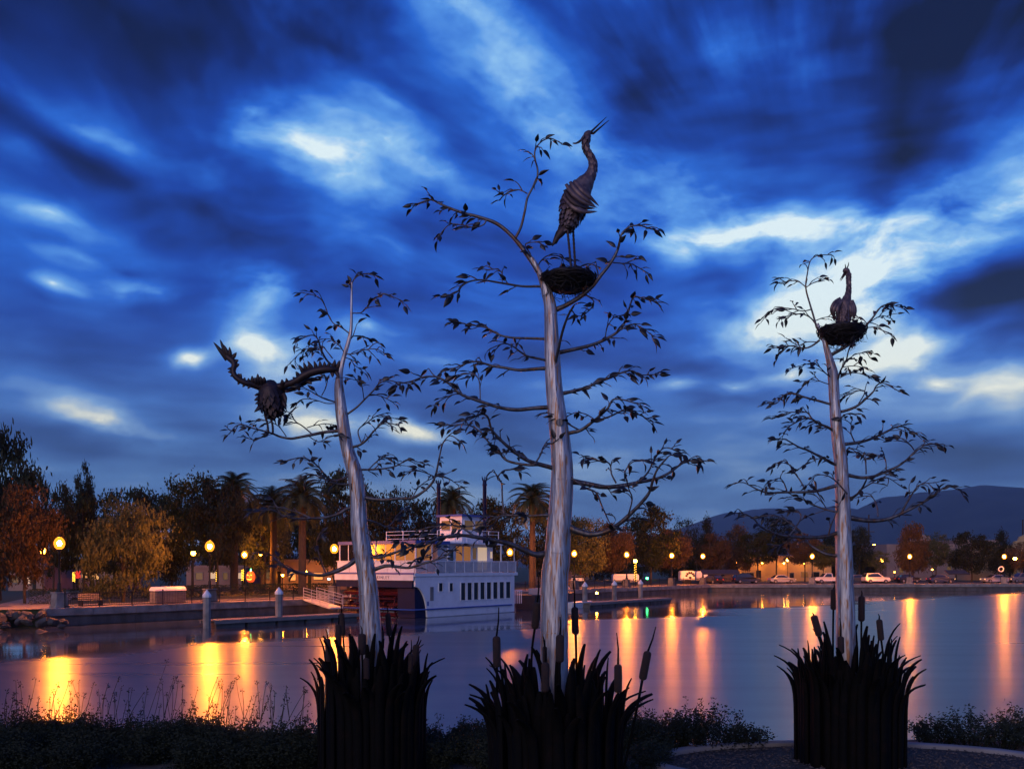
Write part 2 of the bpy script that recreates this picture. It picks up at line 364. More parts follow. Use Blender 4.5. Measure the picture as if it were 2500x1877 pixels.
for i in range(150):
    u = rnd.random(); x = -44 + 15 * u; d = rnd.random(); y = 61.6 - 4.2 * d + (x + 36) * .12; z = 1.05 * (1 - d) - .1
    if x > -31.2 and d < .35: continue
    s = rnd.uniform(.35, .85); inst('rock', RM[i % 6], (x, y, z), (rnd.uniform(-.5, .5), rnd.uniform(-.5, .5), rnd.uniform(0, 6)), (s, s, s * rnd.uniform(.6, .9)), rr)

# hills across the marsh
def hill(name, prof, Y, depth, seed):
    m = MB(); xs = [-200 + i * 12 for i in range(270)]; rows = 10
    def pz(x):
        for (a, b), (c, d) in zip(prof, prof[1:]):
            if a <= x <= c: return b + (d - b) * (x - a) / (c - a)
        return prof[0][1] if x < prof[0][0] else prof[-1][1]
    for j in range(rows):
        u = j / (rows - 1); YY = Y - depth * (1 - u)
        for x in xs:
            h = (HY - pz(x)) / F * Y * (math.sin(u * math.pi / 2)**.9)
            X = (x - CX) / F * Y
            h += (mnoise.noise((X * .004 + seed, YY * .004, 0)) * 15 + mnoise.noise((X * .02, YY * .012, seed)) * 7) * u * min(1, max(h, 0) / 120) + mnoise.noise((X * .06, 0, seed)) * 1.6 * u
            m.v.append((X, YY, PZ - 2 + max(h, 0)))
    n = len(xs)
    for j in range(rows - 1):
        for i in range(n - 1): a = j * n + i; m.f.append((a, a + 1, a + 1 + n, a + n)); m.sm.append(True)
    return struct(m.build(name, 'hill'))
hill('hills', [(-200, 1372), (1500, 1330), (1640, 1292), (1700, 1272), (1760, 1252), (1820, 1246), (1870, 1240), (1920, 1246), (1990, 1238), (2080, 1250), (2200, 1270), (2400, 1300), (2700, 1330), (3040, 1360)], 5600, 1800, 1.5)
hill('hills', [(-200, 1390), (1900, 1388), (1980, 1330), (2050, 1262), (2110, 1234), (2160, 1214), (2210, 1209), (2255, 1200), (2292, 1195), (2330, 1205), (2400, 1215), (2470, 1224), (2540, 1226), (2700, 1240), (3040, 1290)], 4600, 2200, 7.3)

# ------------------------------------------------------------------ metal tree sculptures
def metal_mat(name, c1, c2, c3, rough, scale):
    m = mat(name, c1, rough, .75, c2, scale, stretch=(1, 1, .09), contrast=(.42, .62), bump=.45, bscale=34)
    t_ = m.node_tree; b = t_.nodes['Principled BSDF']; src = b.inputs['Base Color'].links[0].from_socket
    geo = t_.nodes.new('ShaderNodeNewGeometry'); mp = t_.nodes.new('ShaderNodeMapping'); mp.inputs['Scale'].default_value = (1, 1, .12)
    mp.inputs['Location'].default_value = (3, 7, 1); t_.links.new(geo.outputs['Position'], mp.inputs[0])
    n = t_.nodes.new('ShaderNodeTexNoise'); n.inputs['Scale'].default_value = scale * 1.6; n.inputs['Detail'].default_value = 6; t_.links.new(mp.outputs[0], n.inputs['Vector'])
    mr = t_.nodes.new('ShaderNodeMapRange'); mr.inputs[1].default_value = .52; mr.inputs[2].default_value = .62; t_.links.new(n.outputs['Fac'], mr.inputs[0])
    mi = t_.nodes.new('ShaderNodeMix'); mi.data_type = 'RGBA'; mi.inputs[7].default_value = (*c3, 1)
    t_.links.new(mr.outputs[0], mi.inputs[0]); t_.links.new(src, mi.inputs[6]); t_.links.new(mi.outputs[2], b.inputs['Base Color'])
metal_mat('trunk_metal', (.66, .62, .62), (.33, .30, .33), (.46, .23, .12), .52, 26)  # orange streaks: copper patches plus warm reflections painted into the base colour
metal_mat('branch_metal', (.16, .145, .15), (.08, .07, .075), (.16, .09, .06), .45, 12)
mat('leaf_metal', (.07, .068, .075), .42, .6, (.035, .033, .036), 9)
mat('black_steel', (.003, .003, .003), .8, 0, (.010, .006, .005), 7, contrast=(.5, .75), spec=.12)
mat('cattail_rust', (.03, .02, .02), .8, .2, (.055, .03, .026), 30, bump=.6, bscale=160)
mat('heron_metal', (.22, .15, .14), .5, .5, (.09, .06, .075), 14, contrast=(.35, .65))
mat('heron_dark', (.03, .024, .028), .5, .5, (.06, .035, .035), 14)
mat('nest_wire', (.018, .016, .016), .55, .4, (.04, .03, .028), 12)

def leaf_mesh(k):
    # pointed oval plate folded along its midrib, a few millimetres thick, unit length along x
    n = 7; up, vs, fs = [], [], []
    wid = (.22, .27, .19)[k]; bend = (.10, -.06, .16)[k]
    for side in (0, 1):
        for i in range(n):
            u = i / (n - 1); wd = wid * (math.sin(math.pi * u**.75))**.85 * (1 - .35 * u) if 0 < i < n - 1 else 0.012
            z = bend * math.sin(math.pi * u) * .5 - .12 * u * u - (0 if not side else .022)
            vs += [(u, -wd, z + wd * .3), (u, 0, z), (u, wd, z + wd * .3)]
    for i in range(n - 1):
        for q in (0, 1):
            a = i * 3 + q; fs.append((a, a + 3, a + 4, a + 1)); b = a + n * 3; fs.append((b + 1, b + 4, b + 3, b))
        fs.append((i * 3, i * 3 + n * 3, i * 3 + 3 + n * 3, i * 3 + 3)); fs.append((i * 3 + 5, i * 3 + 5 + n * 3, i * 3 + 2 + n * 3, i * 3 + 2))
    m = MB(); m.add(vs, fs, True); return m
LEAF = [leaf_mesh(k).mesh('leaf', 'leaf_metal') for k in range(3)]

CROPS = {'1': (980, 250, .3913), '2': (980, 780, .3913), '3': (480, 640, .3131), '4': (560, 1060, .3131), '5': (1780, 580, .30704), '6': (1780, 1000, .30704)}
def pxs(c, s):
    ox, oy, k = CROPS[c]
    return [(ox + float(a.split(',')[0]) * k, oy + float(a.split(',')[1]) * k) for a in s.split()], k
def frame_to(d, up):
    d = d.normalized(); y = up.cross(d); y = y.normalized() if y.length > 1e-4 else d.orthogonal().normalized(); z = d.cross(y)
    return Matrix((d, y, z)).transposed().to_euler()

class Sculpture:
    def __init__(s, Y, trunk, label, seed, base_x):
        s.Y, s.rnd, s.nleaf = Y, random.Random(seed), 0
        s.root = root('metal_tree', (atz(base_x, Y, GZ)), label, 'sculpture')
        s.extra = MB()
        # trunk: (photo y, left x, right x)
        pts = [atz((a + b) / 2, Y, HC - (y - HY) / F * Y) for y, a, b in trunk]; rad = [(b - a) / 2 / F * Y for y, a, b in trunk]
        k = 4; sp = spline(pts, k); sr = []
        for i in range(len(rad) - 1):
            for j in range(k): sr.append(rad[i] + (rad[i + 1] - rad[i]) * j / k)
        sr.append(rad[-1]); s.tp, s.tr = sp, sr
        m = MB(); ns = 44; m.tube(sp, sr, ns)
        for i in range(len(sp)):
            for q in range(ns):
                th = 2 * math.pi * q / ns; v = Vector(m.v[i * ns + q]); rr_ = 1 + .075 * mnoise.noise((math.cos(th) * 3.2 + seed, math.sin(th) * 3.2, v.z * .35)) + .034 * mnoise.noise((math.cos(th) * 9, math.sin(th) * 9 + seed, v.z * .8))
                m.v[i * ns + q] = tuple(sp[i] + (v - sp[i]) * rr_)
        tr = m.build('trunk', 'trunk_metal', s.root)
        # welded pipe joints
        for i in range(6, len(sp) - 2, 7):
            d = (sp[i + 1] - sp[i]).normalized(); MB().tube([sp[i] - d * .006, sp[i] + d * .006], sr[i] * 1.035, 22).build('weld_ring', 'trunk_metal', tr)
        s.trunk = tr
    def axis(s, z):
        i = min(range(len(s.tp)), key=lambda q: abs(s.tp[q].z - z)); return s.tp[i], s.tr[i]
    def leaf(s, mb, br, p, d, size):
        r = s.rnd
        d = d.normalized(); up = Vector((r.uniform(-.5, .5), r.uniform(-.6, .35), 1)) if r.random() < .62 else Vector((r.uniform(-.7, .7), -1, r.uniform(-.2, .7)))
        pe = p + d * size * .22 + Vector((0, 0, r.uniform(-.1, .12))) * size
        mb.tube([p, (p + pe) / 2 + Vector((0, 0, .03)) * size, pe], [.0046, .004, .0034], 4, cap=False)
        s.nleaf += 1; e = frame_to(d, up); wdt = r.uniform(.85, 1.15)
        if s.nleaf <= 296:
            inst('leaf', LEAF[r.randrange(3)], pe, e, (size, size * wdt, size), br)
        else:
            M = Matrix.Translation(pe) @ e.to_matrix().to_4x4() @ Matrix.Diagonal((size, size * wdt, size, 1)); lm = LEAF[s.nleaf % 3]
            s.extra.add([M @ v.co for v in lm.vertices], [tuple(q.vertices) for q in lm.polygons], True)
    def twig(s, mb, br, p, d, ln, nl):
        r = s.rnd; pts = [p]; q = Vector(p); dd = d.normalized(); n = 4
        bend = Vector((r.uniform(-.25, .25), r.uniform(-.3, .3), r.uniform(-.5, .05)))
        for i in range(n):
            q = q + dd * ln / n; pts.append(Vector(q)); dd = (dd + bend * .45 + Vector((r.uniform(-.25, .25), r.uniform(-.25, .25), r.uniform(-.2, .2)))).normalized()
        sp = spline(pts, 2); mb.tube(sp, [.0078 - .004 * i / len(sp) for i in range(len(sp))], 5, cap=False)
        for k in range(nl):
            i = int((len(sp) - 1) * (1 - k / max(nl, 1) * .8)); tdir = (sp[min(i + 1, len(sp) - 1)] - sp[max(i - 1, 0)]).normalized()
            side = Vector((r.uniform(-1, 1), r.uniform(-.9, .9), r.uniform(-.5, .2))) * (1 if k else .35)
            dl = tdir + side; dl.z = dl.z * (.35 if r.random() < .75 else 1) - (0 if r.random() < .8 else .8)
            s.leaf(mb, br, sp[i], dl, r.uniform(.08, .132))
    def branch(s, c, r0, r1, dy, path, leafy=1.0, start=.3, sub=False, parent=None, y0=0.0):
        pp, k = pxs(c, path); Y = s.Y; n = len(pp); r = s.rnd
        q = 0; lens = [0]
        for i in range(1, n): q += math.dist(pp[i], pp[i - 1]); lens.append(q)
        pts = [at(x, y, Y + y0 + dy * (lens[i] / q)**1.2) for i, (x, y) in enumerate(pp)]
        if parent is None and not sub:                       # root the limb on the pipe's axis
            a, tr_ = s.axis(pts[0].z); pts[0] = Vector((pts[0].x, a.y + (pts[0].y - a.y) * .5, pts[0].z))
            if (pts[0] - a).length < tr_ * 2.2: pts.insert(0, a + (pts[0] - a) * .35 - Vector((0, 0, .02)))
        sp = spline(pts, 4); m_ = len(sp); R0, R1 = r0 * k / F * Y * 1.02, max(r1 * k / F * Y, .0045)
        rad = []
        for i in range(m_):
            u = i / (m_ - 1); st = math.floor(u * 7) / 7                      # telescoping lengths of pipe
            uu = st * .6 + u * .4 if R0 > .02 else u
            rad.append(R0 + (R1 - R0) * uu**.8)
        mb = MB(); mb.tube(sp, rad, 10)
        if sub: br = parent
        br = br if sub else bpy.data.objects.new('branch', bpy.data.meshes.new('tmp'))
        if not sub: ORG[br.name] = ORG[s.root.name]; col.objects.link(br); br.parent = s.root; ORG[br.name] = ORG[s.root.name]; br_mb[br.name] = MB()
        big = br_mb[br.name]
        # twigs and leaves
        step = 16.5 / leafy; d_ = q * start; flip = r.random() < .5
        while d_ < q and leafy > 0:
            u = d_ / q; i = min(m_ - 2, int(u * (m_ - 1))); p = sp[i]; t_ = (sp[i + 1] - sp[i]).normalized()
            flip = not flip; upd = r.uniform(.15, .75) if flip else r.uniform(-.5, .1)
            d = t_ * r.uniform(.5, 1.0) + Vector((0, 0, upd)) + Vector((0, r.uniform(-.9, .9), 0))
            s.twig(mb, br, p, d, r.uniform(10, 34) / F * Y * (1.15 - .4 * u), r.choice((1, 1, 2, 2, 3)) if u < .9 else 2)
            d_ += step * r.uniform(.7, 1.35)
        if leafy > 0: s.twig(mb, br, sp[-1], sp[-1] - sp[-3], 12 / F * Y, 2)
        big.add(mb.v, mb.f); big.sm[-len(mb.f):] = mb.sm
        return br
    def sub(s, br, *a, **k): return s.branch(*a, sub=True, parent=br, **k)
    def finish(s):
        for b in s.root.children:
            if b.name in br_mb:
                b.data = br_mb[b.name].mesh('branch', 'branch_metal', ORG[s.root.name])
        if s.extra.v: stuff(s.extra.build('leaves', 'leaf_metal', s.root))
br_mb = {}

# --- middle tree
YM = 9.5
T = Sculpture(YM, [(2002, 1318, 1390), (1687, 1320, 1387), (1430, 1321, 1386), (1367, 1328, 1391), (1289, 1336, 1393), (1171, 1346, 1399), (1093, 1345, 1394), (1015, 1338, 1383), (936, 1332, 1372), (858, 1329, 1367), (780, 1329, 1361), (745, 1328, 1358), (720, 1323, 1350), (692, 1317, 1338), (661, 1308, 1322), (630, 1291, 1303)],
    'tallest silver metal tree sculpture, in the middle, holding the nest of the standing heron', 11, 1354)
b = T.branch('1', 17, 4, .15, '850,1050 790,960 705,850 600,760 480,715 390,692 300,660 245,635 180,608 90,640', 1.0, .45)
T.sub(b, '1', 9, 3, -.1, '712,845 745,780 770,680 785,600 815,540 845,480 850,420 835,360 832,310 850,270 885,238 930,225 978,245', leafy=.75, start=.35)
T.sub(b, '1', 5, 2, .1, '530,735 510,765 450,780 370,765 300,762 240,825', leafy=1.0)
T.sub(b, '1', 4, 2, .15, '785,570 740,548 680,552 630,590', leafy=1.3)
T.sub(b, '1', 5, 2, -.1, '830,1000 800,940 775,885 850,870', leafy=1)
T.sub(b, '1', 5, 2, .25, '850,1030 870,990 920,955 1000,965 1050,1000', leafy=1, start=.3)
b = T.branch('1', 9, 2, -.2, '858,1148 760,1148 640,1130 500,1108 420,1120 375,1150 345,1185 285,1205', .8)
T.sub(b, '1', 3, 2, 0, '630,1125 628,1070 600,1042 550,1045', leafy=1.1)
b = T.branch('1', 17, 3, -.2, '950,1300 1030,1265 1120,1210 1190,1150 1240,1085 1300,1010 1345,930 1362,870 1375,820 1420,780 1480,768 1550,788', 1.05, .5)
T.sub(b, '1', 5, 2, -.2, '1150,1200 1200,1240 1180,1290 1140,1320', leafy=1.6, start=.2)
T.sub(b, '1', 5, 2, .3, '1230,1090 1210,1020 1150,1010 1090,1040', leafy=1.3)
T.sub(b, '1', 4, 2, .1, '1320,1000 1380,1005 1440,1010 1510,1050', leafy=1.4)
b = T.branch('1', 13, 6, -.45, '945,1710 960,1620 975,1560 1005,1430 1040,1330 1075,1270', .5, .6)
b = T.branch('1', 14, 3, .1, '985,1560 1080,1540 1180,1515 1270,1480 1350,1430 1395,1370 1420,1290 1450,1215 1510,1225 1570,1240', 1.2, .2)
T.sub(b, '1', 4, 2, .2, '1270,1480 1285,1400 1330,1340 1390,1330', leafy=1.4)
T.sub(b, '1', 4, 2, -.1, '1370,1420 1430,1385 1490,1400 1560,1450', leafy=1.3)
b = T.branch('1', 10, 2, .15, '905,1478 800,1472 690,1468 610,1450 540,1410 480,1395 420,1388 350,1370', 1.1)
b = T.branch('2', 10, 2, -.3, '945,265 860,245 790,230 740,200 700,170 640,150 560,180', 1.1, .35)
b = T.branch('2', 13, 2, .25, '893,305 820,310 730,315 640,300 570,290 520,275 470,262 400,275 340,300 285,308', 1.15, .35)
b = T.branch('2', 15, 2, -.2, '945,548 830,553 720,563 620,550 520,520 430,490 370,465 310,410 240,365 190,355 130,360 60,385 0,397', .8, .3)
T.sub(b, '2', 4, 2, .05, '492,510 490,430 480,370 440,340 360,345', leafy=1.1)
T.sub(b, '2', 4, 2, .2, '400,470 340,465 290,480 225,515', leafy=1.1)
b = T.branch('2', 13, 2, .15, '1010,460 1080,445 1150,425 1230,390 1310,360 1380,330 1440,320 1490,345 1565,345', 1.4, .1)
b = T.branch('2', 15, 3, -.25, '1000,720 1060,705 1120,690 1190,640 1250,590 1290,550 1320,500 1380,500 1470,525', 1.2, .3)
T.sub(b, '2', 7, 2, .1, '1190,640 1300,605 1380,570 1460,585 1550,625', leafy=1.2)
T.sub(b, '2', 6, 2, -.1, '1110,690 1040,650 970,600 920,585', leafy=.8)
T.sub(b, '2', 4, 2, .4, '1200,620 1150,590 1090,580 1040,600', leafy=1.3)
b = T.branch('2', 17, 4, -.4, '1000,955 940,925 850,900 780,875 710,830 650,780 590,720 560,680 540,610 500,590 430,620', 1.3, .35)
T.sub(b, '2', 10, 2, .1, '850,905 770,905 660,880 610,830 540,760 480,690 400,655 280,660', leafy=1.2, y0=-.1)
T.sub(b, '2', 6, 3, .1, '830,905 870,840 890,790 960,770', leafy=1.3, y0=-.15)
b = T.branch('2', 20, 3, .2, '1065,1010 1160,1025 1270,1045 1380,1035 1480,1015 1600,990 1680,950 1740,905 1790,880 1880,880', 1.0, .25)
T.sub(b, '2', 7, 2, .2, '1480,1015 1540,950 1580,870 1640,800 1720,820', leafy=1.3, start=.2)
T.sub(b, '2', 6, 2, .1, '1340,1020 1310,960 1300,900 1240,880 1150,857', leafy=1.4)
T.sub(b, '2', 5, 2, -.1, '1410,1010 1395,950 1440,890 1490,880', leafy=1.2)
b = T.branch('2', 24, 4, -.5, '1020,1290 1100,1320 1180,1340 1270,1325 1350,1280 1420,1220 1490,1150 1545,1080 1570,1000 1600,930 1660,860', .7, .45)
T.sub(b, '2', 5, 3, -.2, '1415,1220 1440,1120 1420,1060 1410,1020', leafy=.8, y0=-.3)
b = T.branch('2', 9, 4, -.5, '1000,955 1070,995 1150,1050 1215,1080 1250,1160 1290,1250', .9, .5)
b = T.branch('2', 22, 4, -.5, '920,1460 840,1465 770,1440 680,1400 570,1375 460,1355 370,1345 270,1355 200,1380 110,1420 30,1395', 1.15, .4)
T.sub(b, '2', 7, 2, .1, '460,1355 380,1300 300,1280 200,1290 120,1310', leafy=1.3, y0=-.2)
b = T.branch('2', 11, 3, .35, '910,1220 800,1225 640,1222 560,1250 460,1285 380,1290', 1.25, .3)
T.sub(b, '2', 7, 2, .1, '640,1220 630,1120 625,1020 600,990 640,940 715,935', leafy=.9, y0=.2)
T.finish()
kn = MB(); kx = at(1360, 1040, YM); a_, r_ = T.axis(kx.z)
kn.tube([a_ + Vector((.01, -r_ * .8, 0)), a_ + Vector((.012, -r_ * 1.22, 0))], [.042, .036], 14); kn.build('knot', 'branch_metal', T.root)

# --- left tree
YL = 11.75
TL = Sculpture(YL, [(1880, 882, 940), (1690, 881, 937), (1580, 880, 933), (1467, 877, 926), (1404, 873, 918), (1342, 862, 907), (1279, 856, 897), (1217, 855, 892), (1154, 847, 884), (1091, 832, 862), (1016, 820, 850), (953, 816, 840), (922, 820, 837), (890, 829, 840), (828, 847.5, 857), (796, 854, 861), (734, 855.7, 861), (690, 857.5, 861)],
    'left silver metal tree sculpture with the wing-spread heron landing on its branch', 21, 911)
b = TL.branch('3', 6, 3, 0, '1208,215 1218,150 1255,110 1300,95 1360,98', 1.5, .1)
b = TL.branch('3', 6, 2, .1, '1190,555 1130,510 1070,480 1030,420 1005,350 970,290 920,260 880,250 840,240', 1.1, .2)
b = TL.branch('3', 5, 2, -.15, '1220,398 1280,395 1330,350 1370,300 1420,265 1460,245 1520,265 1585,295', 1.2, .2)
b = TL.branch('3', 5, 2, -.2, '1160,715 1220,715 1290,690 1360,675 1420,685 1480,720', 1.8, .1)
TL.sub(b, '3', 4, 2, .2, '1195,615 1220,580 1270,575 1350,600', leafy=1.4)
TL.sub(b, '3', 4, 2, .1, '1150,740 1200,760 1230,800 1270,830', leafy=1)
b = TL.branch('3', 11, 2, -.35, '1125,865 1080,820 1020,770 985,710 960,650 945,600 910,570 860,580 800,610', 1.1, .35)
TL.sub(b, '3', 5, 2, .1, '1060,750 1020,700 980,660 900,670 830,690 740,775', leafy=1.5)
TL.sub(b, '3', 4, 2, .2, '1150,700 1100,640 1040,600 980,600', leafy=1.6)
b = TL.branch('3', 8, 2, -.3, '1080,1090 1000,1065 930,1030 880,1000 830,975', .9, .3)
TL.sub(b, '3', 4, 2, .1, '975,1040 1010,970 1015,900 960,890', leafy=1)
TL.sub(b, '3', 4, 2, .1, '1075,1100 1010,1100 930,1075 860,1065 800,1080 770,1130 735,1165', leafy=1)
b = TL.branch('3', 10, 2, .1, '1175,1185 1250,1130 1320,1060 1380,1000 1420,950 1480,920 1560,935 1630,945', 1.2, .35)
TL.sub(b, '3', 4, 2, -.2, '1305,1070 1290,970 1270,930 1180,905', leafy=1.2)
TL.sub(b, '3', 4, 2, .1, '1370,1030 1440,1045 1510,1080', leafy=1.3)
b = TL.branch('3', 15, 2, -.3, '1110,1315 1000,1325 900,1345 800,1365 730,1375 650,1360 590,1335 520,1315 440,1295 370,1270 310,1275 265,1325', 1.0, .5)
TL.sub(b, '3', 6, 2, .25, '900,1340 830,1280 770,1240 740,1190 690,1160 620,1190', leafy=1.1)
TL.sub(b, '3', 4, 2, .1, '560,1340 500,1370 450,1385 395,1370', leafy=1.2)
TL.sub(b, '3', 4, 2, .3, '860,1290 930,1270 1010,1260 1080,1270', leafy=1.6)
TL.sub(b, '3', 4, 2, -.2, '880,1360 950,1400 1020,1370 1080,1350', leafy=1.1)
TL.sub(b, '3', 4, 2, -.1, '700,1360 640,1280 560,1240 480,1235', leafy=1.2)
b = TL.branch('3', 13, 3, -.2, '1185,1445 1260,1430 1320,1390 1370,1330 1420,1280 1470,1250 1560,1270', 1.5, .25)
TL.sub(b, '3', 6, 2, .2, '1280,1400 1260,1310 1330,1250 1400,1200 1450,1195 1570,1225', leafy=1.6)
b = TL.branch('4', 13, 2, -.35, '980,300 890,345 800,360 740,310 700,260 640,210 560,180 450,208', 1.5, .15)
TL.sub(b, '4', 9, 2, .3, '925,390 830,385 730,345 650,315 580,330 515,375', leafy=1.3)
b = TL.branch('4', 10, 2, .15, '1010,275 1100,275 1200,268 1290,250 1350,220 1410,200 1500,225', 1.1, .25)
TL.sub(b, '4', 5, 2, .1, '1090,270 1140,220 1200,180 1260,185', leafy=1.6)
b = TL.branch('4', 17, 3, -.1, '1035,490 1120,505 1220,510 1330,500 1430,495 1520,440 1580,380 1610,310 1630,220 1650,120 1670,60 1720,10 1780,40', .7, .55)
TL.sub(b, '4', 5, 2, .1, '1600,325 1680,330 1770,385', leafy=1.4)
TL.sub(b, '4', 5, 2, -.1, '1600,330 1530,300 1470,285 1390,290', leafy=1.3)
TL.sub(b, '4', 5, 2, .1, '1430,490 1470,420 1530,370 1590,340', leafy=1.2)
b = TL.branch('4', 17, 3, -.3, '985,565 920,580 850,620 770,645 690,655 600,655 500,655 420,635 360,600 280,590 210,600', 1.2, .5)
TL.sub(b, '4', 8, 2, .2, '630,650 540,610 470,590 400,570 300,560', leafy=1.3)
b = TL.branch('4', 10, 3, .3, '1080,670 1150,690 1220,720 1270,690 1300,640 1345,600', .7, .5)
b = TL.branch('4', 22, 3, -.35, '985,980 930,1020 850,1060 780,1085 700,1100 600,1085 500,1065 430,1030 380,990 340,950 300,930', 1.0, .5)
TL.sub(b, '4', 7, 2, -.1, '750,1080 720,1000 690,900 680,840 700,790', leafy=1.0, y0=-.15)
b = TL.branch('4', 20, 3, -.4, '1030,880 1090,940 1150,960 1220,945 1320,910 1420,870 1520,840 1600,800', .9, .3)
b = TL.branch('4', 18, 3, -.2, '1140,1050 1220,1025 1300,1030 1400,1040 1500,1010 1620,975 1700,940 1780,880', 1.0, .35)
TL.sub(b, '4', 8, 2, .2, '1400,1035 1450,975 1540,950 1620,900', leafy=1.2)
b = TL.branch('4', 5, 2, -.25, '985,800 1030,765 1080,775 1110,850 1140,910 1180,960', .4, .5)
TL.finish()

# --- right tree
YR = 12.1
TR = Sculpture(YR, [(1868, 2040, 2090), (1650, 2042, 2088), (1510, 2043, 2087), (1430, 2042, 2083), (1368, 2042, 2081), (1307, 2041, 2078), (1246, 2041, 2076), (1184, 2040, 2072), (1123, 2037, 2068), (1061, 2030, 2058), (979, 2025, 2050), (918, 2021, 2047), (887, 2018, 2038), (856, 2012, 2027), (826, 2005.7, 2014.5), (807, 1996.5, 2006), (790, 1991, 1999)],
    'right silver metal tree sculpture with the sitting heron in its nest, before the blue hills', 31, 2065)
b = TR.branch('5', 9, 3, 0, '695,710 670,620 640,520 615,430 610,370 622,290 640,200 670,160 720,140 800,138', 1.0, .55)
TR.sub(b, '5', 5, 2, .1, '655,570 590,585 520,570 440,560 370,565 300,610', leafy=1.4)
TR.sub(b, '5', 6, 2, -.1, '690,690 650,640 590,610 520,610 440,630', leafy=1.4)
TR.sub(b, '5', 4, 2, .1, '615,400 560,355 500,345 430,355', leafy=1.5)
TR.sub(b, '5', 4, 2, -.1, '615,395 670,360 745,335', leafy=1.4)
TR.sub(b, '5', 4, 2, .2, '690,660 740,640 800,630 840,640', leafy=1.4)
b = TR.branch('5', 16, 3, -.2, '800,940 880,895 960,845 1030,785 1080,710 1140,640 1190,570 1230,540 1290,535 1350,550', 1.0, .55)
TR.sub(b, '5', 4, 2, .1, '1110,680 1170,640 1220,620 1280,640', leafy=1.5)
TR.sub(b, '5', 4, 2, -.1, '1085,720 1160,715 1265,760', leafy=1.4)
TR.sub(b, '5', 4, 2, .3, '1100,690 1050,635 1000,640', leafy=1.4)
b = TR.branch('5', 9, 2, .2, '720,815 660,860 600,880 540,870 470,865 400,925', 1.3)
TR.sub(b, '5', 4, 2, .1, '700,830 620,830 560,855 480,860 390,872', leafy=1.1)
b = TR.branch('5', 10, 4, -.3, '845,1220 860,1150 885,1060 930,980 950,900 985,840', .8, .4)
TR.sub(b, '5', 4, 2, .1, '935,990 1000,930 1110,910', leafy=1.4)
TR.sub(b, '5', 4, 2, .1, '905,1030 990,1020 1075,1035', leafy=1.5)
TR.sub(b, '5', 4, 2, -.1, '880,1115 960,1080 1040,1080 1105,1108', leafy=1.4)
b = TR.branch('5', 6, 2, -.3, '855,1140 780,1090 720,1030 670,1000 600,1010 510,1035', 1.2)
TR.sub(b, '5', 4, 2, .1, '790,1165 720,1140 680,1110 630,1140 570,1200', leafy=1.3)
b = TR.branch('5', 12, 2, .1, '810,1325 720,1300 640,1280 560,1255 490,1240 430,1255 385,1310 335,1315', 1.2)
b = TR.branch('5', 14, 3, -.2, '885,1385 960,1365 1030,1330 1100,1270 1150,1220 1170,1180 1220,1155 1320,1205', 1.1)
TR.sub(b, '5', 5, 2, .1, '1030,1320 1080,1230 1040,1215 960,1243', leafy=1.3)
b = TR.branch('5', 13, 3, -.3, '850,1555 790,1510 720,1480 650,1440 590,1440 530,1470 480,1500 440,1545', 1.6, .2)
TR.sub(b, '5', 8, 2, .2, '700,1480 660,1440 620,1390 560,1390 470,1390 370,1425', leafy=1.6)
TR.sub(b, '5', 6, 2, -.2, '810,1530 880,1440 940,1400 1000,1410', leafy=1.2)
b = TR.branch('6', 16, 3, .1, '905,275 1000,265 1090,245 1180,210 1260,170 1320,140 1390,135 1440,170 1490,198', 1.4, .3)
TR.sub(b, '6', 6, 2, -.1, '1000,260 970,190 970,120 940,90', leafy=1.3)
b = TR.branch('6', 16, 3, -.35, '885,450 820,425 760,390 690,355 620,320 560,300 500,265 440,235 370,240', 1.5, .2)
TR.sub(b, '6', 4, 2, .1, '650,380 620,420 570,460', leafy=1)
TR.sub(b, '6', 6, 2, .1, '840,410 900,360 950,310 1010,315 1075,350', leafy=1)
b = TR.branch('6', 16, 2, .1, '848,605 760,630 680,648 600,655 500,655 400,658 310,660 240,640 180,610 120,580 60,580', .7, .5)
TR.sub(b, '6', 7, 2, .1, '605,640 570,570 520,500 480,440 430,405 370,430', leafy=.9)
TR.sub(b, '6', 6, 2, -.1, '460,645 430,570 390,545 310,580', leafy=1.2)
b = TR.branch('6', 16, 3, -.1, '945,520 1050,540 1150,530 1250,490 1340,450 1410,400 1470,340 1530,300 1580,275 1690,275', 1.2, .25)
TR.sub(b, '6', 6, 2, .2, '1090,510 1085,420 1060,360 1000,340', leafy=1.1)
TR.sub(b, '6', 5, 2, .1, '1250,480 1245,400 1220,370 1140,350', leafy=1.1)
TR.sub(b, '6', 5, 2, -.1, '1470,320 1430,270 1340,240', leafy=1.3)
b = TR.branch('6', 14, 6, -.4, '930,690 970,700 1020,670 1060,620 1090,560', .4, .6)
TR.sub(b, '6', 7, 2, .1, '1040,640 1120,590 1190,550 1260,540 1340,590', leafy=1.3, y0=-.25)
TR.sub(b, '6', 7, 2, -.1, '940,670 880,600 840,560 770,520 690,525 640,580', leafy=.9, y0=-.2)
b = TR.branch('6', 9, 2, .2, '840,810 760,790 680,760 600,720 540,690 500,690', 1.3)
TR.sub(b, '6', 4, 2, -.1, '770,780 730,710 710,670', leafy=.8)
b = TR.branch('6', 22, 3, -.1, '970,860 1050,875 1140,882 1230,875 1300,855 1380,820 1480,770 1570,720 1640,670 1690,630 1750,610 1820,635', 1.0, .35)
TR.sub(b, '6', 9, 2, -.2, '1370,820 1430,710 1490,620 1530,590 1620,580', leafy=1.1)
TR.sub(b, '6', 6, 2, .2, '1185,850 1175,760 1130,690 1050,690', leafy=1.1)
b = TR.branch('6', 20, 3, -.4, '895,960 830,990 740,1010 640,1015 520,1010 400,995 310,960 240,920 200,870 130,830 60,820', .8, .4)
